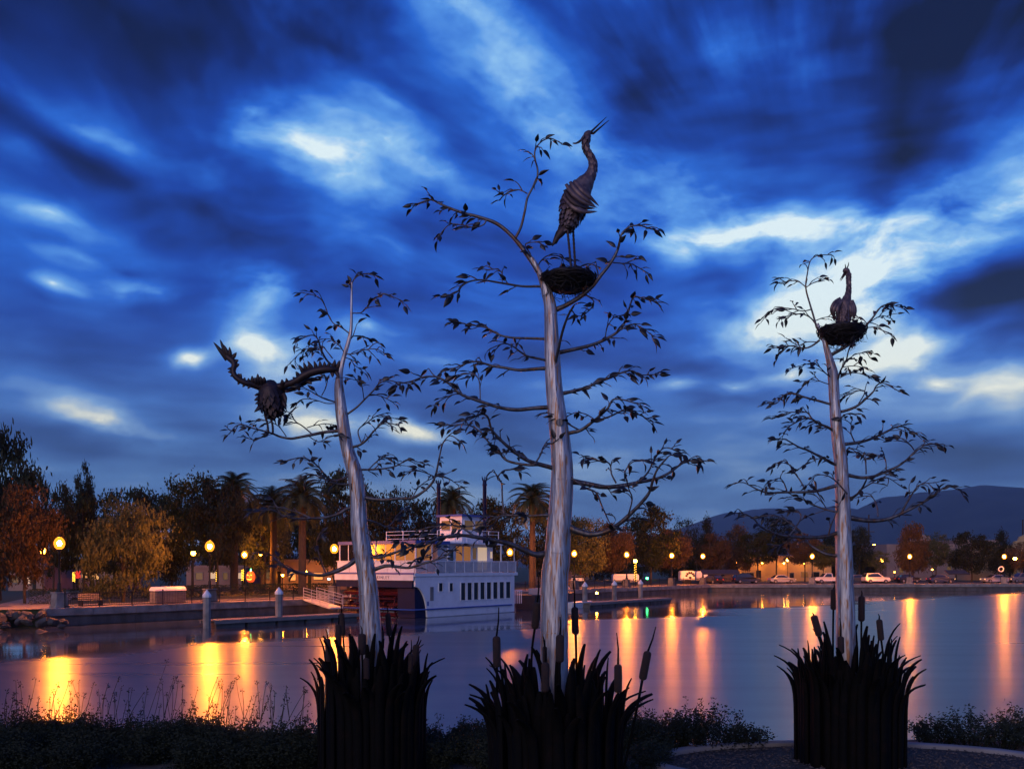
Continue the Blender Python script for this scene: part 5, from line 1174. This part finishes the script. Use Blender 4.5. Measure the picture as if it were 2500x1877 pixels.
building('long_building', 1788, 2030, 186, 1360, 14, 'stucco_yellow', 'long yellow-lit building behind the parked cars', [(1812, 1840, 1398, 1412, 'dark_glass'), (1928, 1938, 1398, 1410, 'dark_glass'), (1956, 1972, 1396, 1408, 'amber_pane'), (1985, 2000, 1396, 1408, 'dark_glass')], [(1846, 1858, 1392, 'iron')], awn=[(1790, 1862, 1388, 'roof_tile')])
building('gabled_building', 2165, 2332, 192, 1328, 16, 'stucco_pink', 'tall pinkish building right of the reddish tree', [(2195, 2205, 1385, 1398, 'amber_pane'), (2334 - 22, 2334 - 12, 1382, 1396, 'amber_pane'), (2250, 2262, 1350, 1366, 'dark_glass'), (2296, 2306, 1350, 1366, 'dark_glass')], roof='mission')
building('gabled_building', 2336, 2440, 196, 1322, 14, 'stucco_pink', 'dark pinkish building behind the wide dark tree', [(2352, 2364, 1382, 1396, 'amber_pane'), (2384, 2396, 1350, 1364, 'dark_glass'), (2410, 2420, 1384, 1396, 'dark_glass')])
building('gabled_building', 2446, 2560, 184, 1330, 12, 'stucco_yellow', 'orange-lit gabled front at the right edge', [(2470, 2482, 1375, 1400, 'amber_pane'), (2492, 2504, 1375, 1400, 'dark_glass')], [(2462, 2468, 1390, 'iron')], roof='mission')
building('shed', 1292, 1400, 146, 1385, 8, 'stucco_pink', 'low shed behind the middle trunk', [(1310, 1322, 1395, 1408, 'dark_glass')], [(1330, 1338, 1396, 'iron')], roof='gable')

for o in [o for o in bpy.data.objects if o.get('label', '').startswith('long yellow-lit building')]:
    for px in (1800, 1862, 1915, 1965, 2010):
        p = at(px, 1374, 184.6); m = MB(); m.box(p + Vector((0, .7, .12)), (.4, .9, .14)); f = m.build('wall_lamp', 'iron', o)
        m = MB(); m.lathe([(.0, -.16), (.14, -.1), (.17, .04)], p + Vector((0, .35, 0)), 8); m.build('bulb', 'wall_glow', f)

# ------------------------------------------------------------------ cars and other things on the far shore
for nm, c in (('car_black', (.012, .012, .015)), ('car_silver', (.32, .32, .34)), ('car_white', (.7, .68, .66)), ('car_grey', (.12, .12, .13)), ('car_blue', (.03, .04, .08))): mat(nm, c, .3, .2, coat=.6)
mat('tyre', (.012, .012, .012), .85); mat('rim', (.35, .35, .36), .35, .8); mat('car_glass', (.02, .025, .03), .06, 0, spec=.8)
mat('head_light', (.9, .85, .7), .2, emit=(1, .55, .2), strength=1.2); mat('head_lit', (1, .9, .7), .2, emit=(1, .5, .15), strength=7); mat('tail_light', (.4, .02, .02), .3, emit=(1, .06, .03), strength=.5)
PROF = {'sedan': ([(-2.2, .35), (-2.25, .62), (-2.1, .88), (-1.5, .95), (1.0, .95), (2.0, .82), (2.25, .62), (2.22, .32), (1.7, .26), (-1.8, .26)], [(-1.65, .94), (-.95, 1.42), (.25, 1.45), (1.15, .94)]),
        'suv': ([(-2.2, .4), (-2.25, .75), (-2.2, 1.02), (1.0, 1.06), (2.05, .98), (2.25, .75), (2.22, .4), (1.7, .34), (-1.8, .34)], [(-2.15, 1.02), (-1.85, 1.68), (.2, 1.74), (1.05, 1.04)]),
        'hatch': ([(-1.9, .35), (-1.98, .7), (-1.85, .95), (.9, .96), (1.8, .8), (2.02, .58), (1.98, .3), (1.5, .26), (-1.5, .26)], [(-1.75, .94), (-1.2, 1.4), (.1, 1.46), (1.05, .95)]),
        'pickup': ([(-2.5, .5), (-2.55, 1.0), (-.6, 1.02), (1.1, 1.05), (2.2, .98), (2.4, .75), (2.36, .45), (1.8, .38), (-2.0, .38)], [(-.62, 1.0), (-.55, 1.68), (.5, 1.72), (1.15, 1.04)])}
def car(px, o, kind, paint, flip, label, lit=False, rot=0.0):
    p = on_far(px, o); p.z = PZ + .012; a = math.atan2(QV.y, QV.x) + (math.pi if flip else 0) + rot
    M = Matrix.Translation(p) @ Matrix.Rotation(a, 4, 'Z'); r = root('parked_car', p, label, 'car', 'cars parked along the far quay'); body, top = PROF[kind]; hw = .88
    def prism2(poly, w0, w1s):
        n = len(poly); vs = [M @ Vector((x, -w_, z)) for (x, z), w_ in zip(poly, w1s)] + [M @ Vector((x, w_, z)) for (x, z), w_ in zip(poly, w1s)]
        m = MB(); return m.add(vs, [tuple(range(n)), tuple(range(2 * n - 1, n - 1, -1))] + [((i + 1) % n, i, i + n, (i + 1) % n + n) for i in range(n)])
    prism2(body, hw, [hw - (.1 if abs(x) > 2 else 0) - (.05 if z > .9 else 0) for x, z in body]).build('body', paint, r)
    tw = [.82, .66, .66, .82]; prism2(top, 0, tw).build('roof', paint, r)
    for s_ in (-1, 1):
        q = [(x * .9 + sum(t_[0] for t_ in top) / 4 * .1, z) for x, z in top]; mx_ = (q[0][0] + q[3][0]) / 2
        m = MB()
        pts = [(q[0][0] + .12, q[0][1] + .04), (q[1][0] + .06, q[1][1] - .08), (q[2][0] - .06, q[2][1] - .08), (q[3][0] - .1, q[3][1] + .04)]
        ws = [.835, .70, .70, .835]
        vs = [M @ Vector((x, s_ * w_, z)) for (x, z), w_ in zip(pts, ws)]; m.add(vs, [(0, 1, 2, 3)]); m.build('side_window', 'car_glass', r)
    (x2, z2), (x3, z3) = top[2], top[3]; nx = .02
    for (xa, za), (xb, zb), d in ((top[2], top[3], .02), (top[1], top[0], -.02)):
        vs = [M @ Vector((xa + d + (xb - xa) * .08, s * .6, za + (zb - za) * .08 + .015)) for s in (-1, 1)] + [M @ Vector((xb + d - (xb - xa) * .06, s * .74, zb - (zb - za) * .06 + .015)) for s in (1, -1)]
        m = MB(); m.add(vs, [(0, 1, 2, 3)]); m.build('windscreen', 'car_glass', r)
    for x in (body[0][0] * .64, body[-3][0] * .62):
        for s_ in (-1, 1):
            c = M @ Vector((x, s_ * .82, .33)); ax = (M.to_3x3() @ Vector((0, 1, 0))); m = MB(); m.tube([c - ax * .11, c - ax * .08, c + ax * .08, c + ax * .11], [.28, .33, .33, .28], 14); wh = m.build('wheel', 'tyre', r)
            m = MB(); m.tube([c + ax * s_ * .112, c + ax * s_ * .12], .19, 10); m.build('rim', 'rim', wh)
    xf = max(x for x, z in body) - .04; xr = min(x for x, z in body) + .03
    for s_ in (-1, 1):
        m = MB(); m.box((xf, s_ * .62, .68), (.1, .26, .14), M=M); m.build('headlight', 'head_lit' if lit else 'head_light', r)
        m = MB(); m.box((xr, s_ * .64, .74), (.09, .22, .16), M=M); m.build('taillight', 'tail_light', r)
car(1822, 9, 'suv', 'car_black', False, 'dark SUV in front of the yellow building door')
car(1908, 9, 'sedan', 'car_silver', False, 'silver sedan between the yellow building and the far lamp')
car(2020, 10, 'pickup', 'car_white', True, 'white pickup partly behind the left side of the right trunk')
car(2094, 12, 'sedan', 'car_grey', False, 'grey car just right of the right trunk, behind the white SUV')
car(2138, 9, 'suv', 'car_white', False, 'white SUV with lit headlights right of the right trunk', True)
car(2216, 11, 'hatch', 'car_black', False, 'dark hatchback behind the lamp pedestal on the right')
car(2296, 9, 'sedan', 'car_blue', False, 'dark blue sedan with lit headlights below the wide dark tree', True)
car(2428, 9, 'sedan', 'car_silver', True, 'silver sedan left of the last lamp pedestal')
car(2492, 10, 'suv', 'car_grey', True, 'dark grey SUV at the right edge')
car(1738, 5, 'hatch', 'car_black', False, 'black hatchback at the corner of the quay', False, 2.0)
# white trailers behind the quay fence
def trailer(px0, px1, Y, ytop, ybot, label, emblem=False):
    a, b_ = at_px(px0, Y).x, at_px(px1, Y).x; z0, z1 = PZ + .55, HC - (ytop - HY) / F * Y; r = root('trailer', ((a + b_) / 2, Y, PZ), label, 'trailer')
    m = MB(); q = .18; m.prism([(a, z0), (b_, z0), (b_, z1 - q), (b_ - q, z1), (a + q, z1), (a, z1 - q)], -Y, -(Y + 2.2)); m.build('box', 'white_paint', r)
    for x in (a + (b_ - a) * .4, a + (b_ - a) * .6): m = MB(); m.tube([(x, Y - .05, PZ + .35), (x, Y + .2, PZ + .35)], .35, 12); m.build('wheel', 'tyre', r)
    m = MB(); m.box(((a + b_) / 2, Y - .012, z0 + .12), (b_ - a - .1, .02, .14)); m.build('skirt', 'concrete_dark', r)
    m = MB(); m.tube([(a - .9, Y + 1.1, PZ + .5), (a, Y + 1.1, PZ + .55)], .06, 6); m.build('hitch', 'iron', r)
    if emblem:
        cx_, cz = a + (b_ - a) * .68, z0 + (z1 - z0) * .42; m = MB()
        for k_ in range(6):
            th = math.pi * (.06 + .176 * k_); d = Vector((math.cos(th), 0, math.sin(th))); t_ = Vector((-d.z, 0, d.x)); p = Vector((cx_, Y - .012, cz)) + d * .62
            m.add([p - t_ * .12 - d * .18, p + t_ * .12 - d * .18, p + t_ * .17 + d * .1, p + d * .24, p - t_ * .17 + d * .1], [(4, 3, 2, 1, 0)])
        m.box((cx_, Y - .012, cz - .18), (.42, .008, .3)); m.build('emblem', 'iron', r)
trailer(1662, 1696, 152, 1393, 1420, 'white trailer with a dark leaf emblem behind the quay fence', True)
trailer(1700, 1728, 156, 1394, 1420, 'plain white trailer right of the one with the emblem')
trailer(1497, 1560, 140, 1401, 1425, 'long white trailer behind the three right pilings')
# hut behind the quay at the corner
building('block_building', 1725, 1786, 178, 1372, 10, 'stucco_pink', 'plain grey block building left of the yellow building', [(1760, 1768, 1396, 1406, 'dark_glass')], [(1742, 1748, 1398, 'iron')])
# litter bins with curved hoods
for i, (px, lb) in enumerate(((386, 'leftmost slatted litter bin with pale curved hood by the railing'), (410, 'middle slatted litter bin with pale curved hood by the railing'), (434, 'rightmost slatted litter bin with pale curved hood by the railing'))):
    p = on_quay(px, 1.6); M = frame_mat((p.x, p.y, 0), QU); r = root('litter_bin', (p.x, p.y, PZ), lb, 'litter bin', 'litter bins by the railing')
    for s_ in (-1, 1):
        for j in range(6): m = MB(); m.box((-.36 + .144 * j, s_ * .38, PZ + .52), (.11, .05, .98), M=M); m.build('slat', 'dock_wood', r)
        for j in range(5): m = MB(); m.box((s_ * .45, -.29 + .145 * j, PZ + .52), (.05, .11, .98), M=M); m.build('slat', 'dock_wood', r)
    m = MB(); m.box((0, 0, PZ + .5), (.82, .68, .94), M=M); m.build('liner', 'concrete_dark', r)
    m = MB(); n = 10; vs = []
    for s_ in (-.49, .49):
        for j in range(n + 1): a = math.pi * j / n; vs.append(M @ Vector((s_, -.42 * math.cos(a), PZ + 1.02 + .32 * math.sin(a))))
    m.add(vs, [(j, j + 1, j + n + 2, j + n + 1) for j in range(n)] + [tuple(range(n + 1))[::-1], tuple(range(n + 1, 2 * n + 2))]); m.build('hood', 'white_paint', r)
# bench
p = on_quay(222, 2.6); M = frame_mat((p.x, p.y, 0), QU); r = root('bench', (p.x, p.y, PZ), 'wooden bench seen through the railing near the leftmost lamp', 'bench')
for j in range(4): m = MB(); m.box((0, -.2 + .13 * j, PZ + .45), (1.7, .1, .04), M=M); m.build('seat_slat', 'dock_wood', r)
for j in range(3): m = MB(); m.box((0, .26, PZ + .58 + .14 * j), (1.7, .04, .1), M=M); m.build('back_slat', 'dock_wood', r)
for s_ in (-.75, .75): m = MB(); m.box((s_, .0, PZ + .21), (.08, .5, .43), M=M); m.build('leg', 'iron', r); m = MB(); m.box((s_, .3, PZ + .5), (.06, .04, .9), M=M); m.build('back_post', 'iron', r)
# posts wound with yellow lights
def lit_post(px, Y, ytop, ybot, label):
    p = at_px(px, Y); z0, z1 = PZ, HC - (ytop - HY) / F * Y; r = root('wound_post', (p.x, p.y, PZ), label, 'post', 'posts wound with yellow lights')
    m = MB(); m.tube([(p.x, Y, z0), (p.x, Y, z1)], .11, 8); m.build('post', 'iron', r); m = MB(); zs = max(z0 + .3, HC - (ybot - HY) / F * Y)
    m.tube([(p.x + .13 * math.cos(i * .8), Y + .13 * math.sin(i * .8), zs + (z1 - zs) * i / 56) for i in range(57)], .035, 4); m.build('light_string', 'string_light', r)
lit_post(1551, 132.4, 1376, 1418, 'post wound with yellow lights behind the right pilings'); lit_post(530, 110, 1390, 1420, 'post wound with yellow lights left of the lamp among the palms'); lit_post(592, 111, 1390, 1418, 'post wound with yellow lights left of the glowing pumpkin'); lit_post(180, 108, 1396, 1420, 'post wound with yellow lights right of the leftmost lamp')
# glowing pumpkin lantern
mat('pumpkin', (.7, .1, .02), .4, emit=(1, .1, .02), strength=.9)
p = at(612, 1408, 108); r = root('pumpkin_lantern', (p.x, p.y, PZ), 'glowing red pumpkin lantern with yellow face left of the boat', 'lantern'); m = MB(); vs = []
for i in range(9):
    th = math.pi * i / 8
    for j in range(20): a = 2 * math.pi * j / 20; q = .52 * math.sin(th) * (1 + .06 * math.cos(a * 8)); vs.append((p.x + q * math.cos(a), p.y + q * math.sin(a), p.z - .7 * math.cos(th)))
m.add(vs, [(i * 20 + j, i * 20 + (j + 1) % 20, (i + 1) * 20 + (j + 1) % 20, (i + 1) * 20 + j) for i in range(8) for j in range(20)], True); m.build('body', 'pumpkin', r)
for pts in (((-.3, .2), (-.08, .12), (-.2, .36)), ((.3, .2), (.2, .36), (.08, .12)), ((-.32, -.15), (-.2, -.36), (.2, -.36), (.32, -.15), (.12, -.22), (-.12, -.22)), ((-.06, .0), (.06, .0), (0, .12))): m = MB(); m.add([(p.x + x, p.y - .56, p.z + z) for x, z in pts], [tuple(range(len(pts)))[::1]]); m.build('face_opening', 'sign_yellow', r)
m = MB(); m.tube([(p.x, p.y, p.z + .66), (p.x + .04, p.y, p.z + .95)], [.07, .05], 6); m.build('stem', 'lamp_green', r); m = MB(); m.lathe([(.3, PZ), (.26, p.z - .6)], (p.x, p.y, 0), 8); m.build('stand', 'iron', r)
# red shop sign and stop sign, banner board
p = at(188, 1402, 122.5); r = root('shop_sign', (p.x, p.y, PZ), 'small glowing red sign under the trees right of the leftmost lamp', 'sign'); m = MB(); m.box(p, (.9, .1, 1.0)); m.build('board', 'sign_red', r); m = MB(); m.tube([(p.x, p.y + .1, PZ), (p.x, p.y + .1, p.z)], .05, 6); m.build('post', 'iron', r)
p = at(1417, 1396, 136); r = root('stop_sign', (p.x, p.y, PZ), 'red octagonal road sign right of the middle trunk', 'sign'); mat('sign_paint', (.4, .02, .03), .5)
m = MB(); m.tube([p - Vector((0, .02, 0)), p + Vector((0, .02, 0))], .4, 8); m.build('plate', 'sign_paint', r); m = MB(); m.tube([(p.x, p.y + .06, PZ), (p.x, p.y + .06, p.z)], .04, 6); m.build('post', 'iron', r)
p = at(1410, 1411, 133); r = root('banner_board', (p.x, p.y, PZ), 'white board with blue headband behind the railing right of the middle trunk', 'sign'); m = MB(); m.box(p, (1.75, .06, .75)); m.build('board', 'white_paint', r); m = MB(); m.box(p + Vector((0, -.04, .2)), (1.75, .015, .3)); m.build('headband', 'navy', r)
for s_ in (-.7, .7): m = MB(); m.tube([(p.x + s_, p.y + .06, PZ), (p.x + s_, p.y + .06, p.z)], .04, 6); m.build('post', 'iron', r)
# life ring on its stand
p = at(2444, 1389, 158); r = root('life_ring', (p.x, p.y, PZ), 'pale life ring on a post before the last lamp', 'life ring'); m = MB(); m.tube([p + Vector((.42 * math.cos(a), 0, .42 * math.sin(a))) for a in [i * math.pi / 10 for i in range(21)]], .1, 8); m.build('ring', 'white_paint', r); m = MB(); m.tube([(p.x, p.y + .12, PZ), (p.x, p.y + .12, p.z + .5)], .05, 6); m.build('post', 'iron', r)
# utility poles
def pole(px, ytop, Y, label):
    p = at_px(px, Y); zt = HC - (ytop - HY) / F * Y; r = root('utility_pole', (p.x, p.y, PZ), label, 'utility pole'); m = MB(); m.tube([(p.x, Y, PZ), (p.x, Y, zt)], [.18, .13], 8); m.build('pole', 'bark', r)
    for dz, w_ in ((1.0, 0), (3.8, 2.4)):
        if w_: m = MB(); m.box((p.x, Y - .2, zt - dz), (w_, .12, .14)); m.build('crossarm', 'bark', r)
        for s_ in ((-.9, -.4, .4, .9) if w_ else ()): m = MB(); m.lathe([(.05, 0), (.07, .08), (.04, .2)], (p.x + s_, Y - .2, zt - dz + .07), 6); m.build('insulator', 'concrete', r)
pole(2121, 1256, 205, 'utility pole with one crossarm before the hills, right of the right trunk'); pole(2497, 1268, 200, 'utility pole at the right edge of the picture')

# ------------------------------------------------------------------ near bank: kerb, mulch, shrubs and grass
KC = (4.45, 11.95); m = MB(); n = 72; vs = []
for i in range(n):
    a = 2 * math.pi * i / n
    for q, z in ((0, -.1), (0, .085), (.03, .1), (.17, .1), (.2, .085), (.2, -.1)): vs.append((KC[0] + (2.5 + q) * math.cos(a), KC[1] + (1.2 + q) * math.sin(a), GZ + z))
m.add(vs, [(i * 6 + j, ((i + 1) % n) * 6 + j, ((i + 1) % n) * 6 + j + 1, i * 6 + j + 1) for i in range(n) for j in range(5)], True); kb = m.build('bed_kerb', 'concrete'); tag(kb, 'curved concrete kerb round the bed of the right metal tree', 'kerb')
m = MB(); m.add([(KC[0] + 2.52 * math.cos(2 * math.pi * i / n), KC[1] + 1.22 * math.sin(2 * math.pi * i / n), GZ + .045) for i in range(n)], [tuple(range(n))]); struct(m.build('planting_bed', 'mulch'))
rnd = random.Random(77); m = MB()
for i in range(2600):
    a, q = rnd.uniform(0, 6.283), math.sqrt(rnd.random()); x, y = KC[0] + 2.45 * q * math.cos(a), KC[1] + 1.15 * q * math.sin(a); s = rnd.uniform(.012, .035)
    d = Vector((rnd.gauss(0, 1), rnd.gauss(0, 1), rnd.gauss(0, .35))).normalized() * s; e = d.orthogonal().normalized() * s * .4; p = Vector((x, y, GZ + .055 + rnd.random() * .02)); m.add([p - d, p + e, p + d, p - e], [(0, 1, 2, 3)])
mat('bark_chip', (.05, .04, .035), .9, 0, (.16, .13, .11), 40, contrast=(.45, .7)); stuff(m.build('bark_chips', 'bark_chip'))
leafmat('shrub_leaf', (.016, .021, .011), (.045, .05, .026), 9, .25)
MATS['shrub_leaf'].node_tree.nodes['Principled BSDF'].inputs['Specular IOR Level'].default_value = .12
def shrub(mb, x, y, z, r_, h, rnd, stems=26, leaf=.019, wild=.35):
    for i in range(stems):
        a, q = rnd.uniform(0, 6.283), r_ * math.sqrt(rnd.random()); b0 = Vector((x + q * .35 * math.cos(a), y + q * .35 * math.sin(a), z)); hh = h * rnd.uniform(.55, 1.0) * (1.15 - .5 * q / r_) * (1.35 if rnd.random() < .08 * wild * 3 else 1)
        e = Vector((x + q * math.cos(a), y + q * math.sin(a), z + hh)); c = (b0 + e) / 2 + Vector((rnd.uniform(-.05, .05), rnd.uniform(-.05, .05), hh * .1)); sp = spline([b0, c, e], 4)
        mb.tube(sp, [.004 - .0004 * j for j in range(len(sp))], 3, cap=False)
        for j in range(2, len(sp)):
            for k_ in range(rnd.choice((3, 4, 5))):
                p = sp[j] + Vector((rnd.gauss(0, .032), rnd.gauss(0, .032), rnd.gauss(0, .025))); s = leaf * rnd.uniform(.6, 1.4); d = Vector((rnd.gauss(0, 1), rnd.gauss(0, 1), rnd.gauss(0, .8))).normalized() * s; f = d.orthogonal().normalized() * s * .5
                mb.add([p - d, p + f, p + d, p - f], [(0, 1, 2, 3)])
rnd = random.Random(8); m = MB()
for i in range(230):
    px = rnd.uniform(-60, 800); Y = rnd.uniform(11.5, 14.6); x = (px - CX) / F * Y
    shrub(m, x, Y, bank_z(x, Y), rnd.uniform(.22, .42), rnd.uniform(.3, .52) * (1.15 if 330 < px < 640 else 1) * (1.25 if Y > 13 else 1), rnd)
for i in range(60):
    px = rnd.uniform(1030, 1210) if i < 40 else rnd.uniform(1480, 1640); Y = rnd.uniform(11.5, 14.4); x = (px - CX) / F * Y; shrub(m, x, Y, bank_z(x, Y), rnd.uniform(.2, .38), rnd.uniform(.28, .48), rnd)
stuff(m.build('bank_undergrowth', 'shrub_leaf'))
for px, Y, r_, h, sd_, lb in ((1560, 13.0, .5, .62, 1, 'dark shrub right against the middle reed clump'), (1640, 13.2, .5, .5, 2, 'low dark shrub between middle reeds and feathery shrub'), (1735, 13.1, .62, .62, 3, 'feathery dark shrub above the left end of the curved kerb'), (1815, 13.3, .45, .42, 4, 'small shrub trailing right of the feathery one'), (1690, 13.5, .4, .55, 9, 'thin dark shrub just behind the feathery one'), (1500, 13.4, .4, .5, 10, 'dark shrub peeping out behind the middle reed clump'),
    (2285, 13.6, .45, .4, 5, 'small shrub just right of the right reed clump'), (2370, 13.4, .55, .58, 6, 'dark leafy shrub by the kerb at lower right'), (2450, 13.3, .55, .55, 7, 'dark shrub in the lower right corner'), (2510, 13.5, .5, .6, 8, 'dark shrub cut by the lower right edge')):
    m = MB(); x = (px - CX) / F * Y; z = bank_z(x, Y); shrub(m, x, Y, z, r_, h, random.Random(sd_ * 7), 75, .02, .8 if sd_ in (3, 9) else .3); o = m.build('shrub', 'shrub_leaf', None, (x, Y, z)); tag(o, lb, 'shrub', 'shrubs on the near bank')
# tall grass stems and seed heads
rnd = random.Random(19); m = MB()
def stem(px0, py0, px1, py1, Y):
    a, b_ = at(px0, py0, Y), at(px1, py1, Y + rnd.uniform(-.2, .2)); a = a + (a - b_) * .35; c = (a + b_) / 2 + Vector((rnd.uniform(-.03, .03), 0, .02)); m.tube(spline([a, c, b_], 4), [.006 - .0004 * i for i in range(9)], 4, cap=False)
    for i in range(rnd.choice((6, 9, 14))):
        p = b_ + Vector((rnd.gauss(0, .018), rnd.gauss(0, .018), rnd.uniform(-.07, .02))); s = rnd.uniform(.008, .018); d = Vector((rnd.gauss(0, 1), rnd.gauss(0, 1), 1)).normalized() * s; f = d.orthogonal().normalized() * s * .5; m.add([p - d, p + f, p + d, p - f], [(0, 1, 2, 3)])
for q in '980,750,1130,310 560,720,632,462 1140,760,1205,435 1230,740,1235,470 1500,720,1610,400 1690,690,1735,530 880,680,975,520 760,740,820,480 1940,740,2060,510 2000,700,2090,590 1770,730,1795,600 1830,760,1845,625 1400,700,1440,590 690,720,705,540 40,680,40,580 250,690,262,560 390,700,396,570 430,700,440,620 1870,740,1915,610 830,700,860,575 1080,700,1090,600 1290,690,1320,605 500,720,490,630 330,690,335,560'.split():
    a = [float(v) for v in q.split(',')]; k_ = .3617; stem(a[0] * k_, 1500 + a[1] * k_, a[2] * k_, 1500 + a[3] * k_, rnd.uniform(12.6, 14))
for i in range(110): px = rnd.uniform(-20, 790); py = rnd.uniform(1650, 1760); stem(px, py + 70, px + rnd.uniform(-15, 30), py, rnd.uniform(12.6, 14.5))
for i in range(16): px = rnd.uniform(1050, 1190); py = rnd.uniform(1740, 1790); stem(px, py + 60, px + rnd.uniform(-15, 20), py, rnd.uniform(12.6, 14.5))
stuff(m.build('tall_grass', 'shrub_leaf'))

# ------------------------------------------------------------------ evening haze
hm = bpy.data.materials.new('haze_air'); MATS['haze_air'] = hm; hm.use_nodes = True; hm.node_tree.nodes.clear()
pv = hm.node_tree.nodes.new('ShaderNodeVolumePrincipled'); pv.inputs['Color'].default_value = (.55, .78, 1, 1); pv.inputs['Density'].default_value = .00007; pv.inputs['Anisotropy'].default_value = 0
ho = hm.node_tree.nodes.new('ShaderNodeOutputMaterial'); hm.node_tree.links.new(pv.outputs[0], ho.inputs['Volume'])
m = MB(); m.box((0, 3420, 228), (9600, 6960, 464)); stuff(m.build('haze', 'haze_air'))
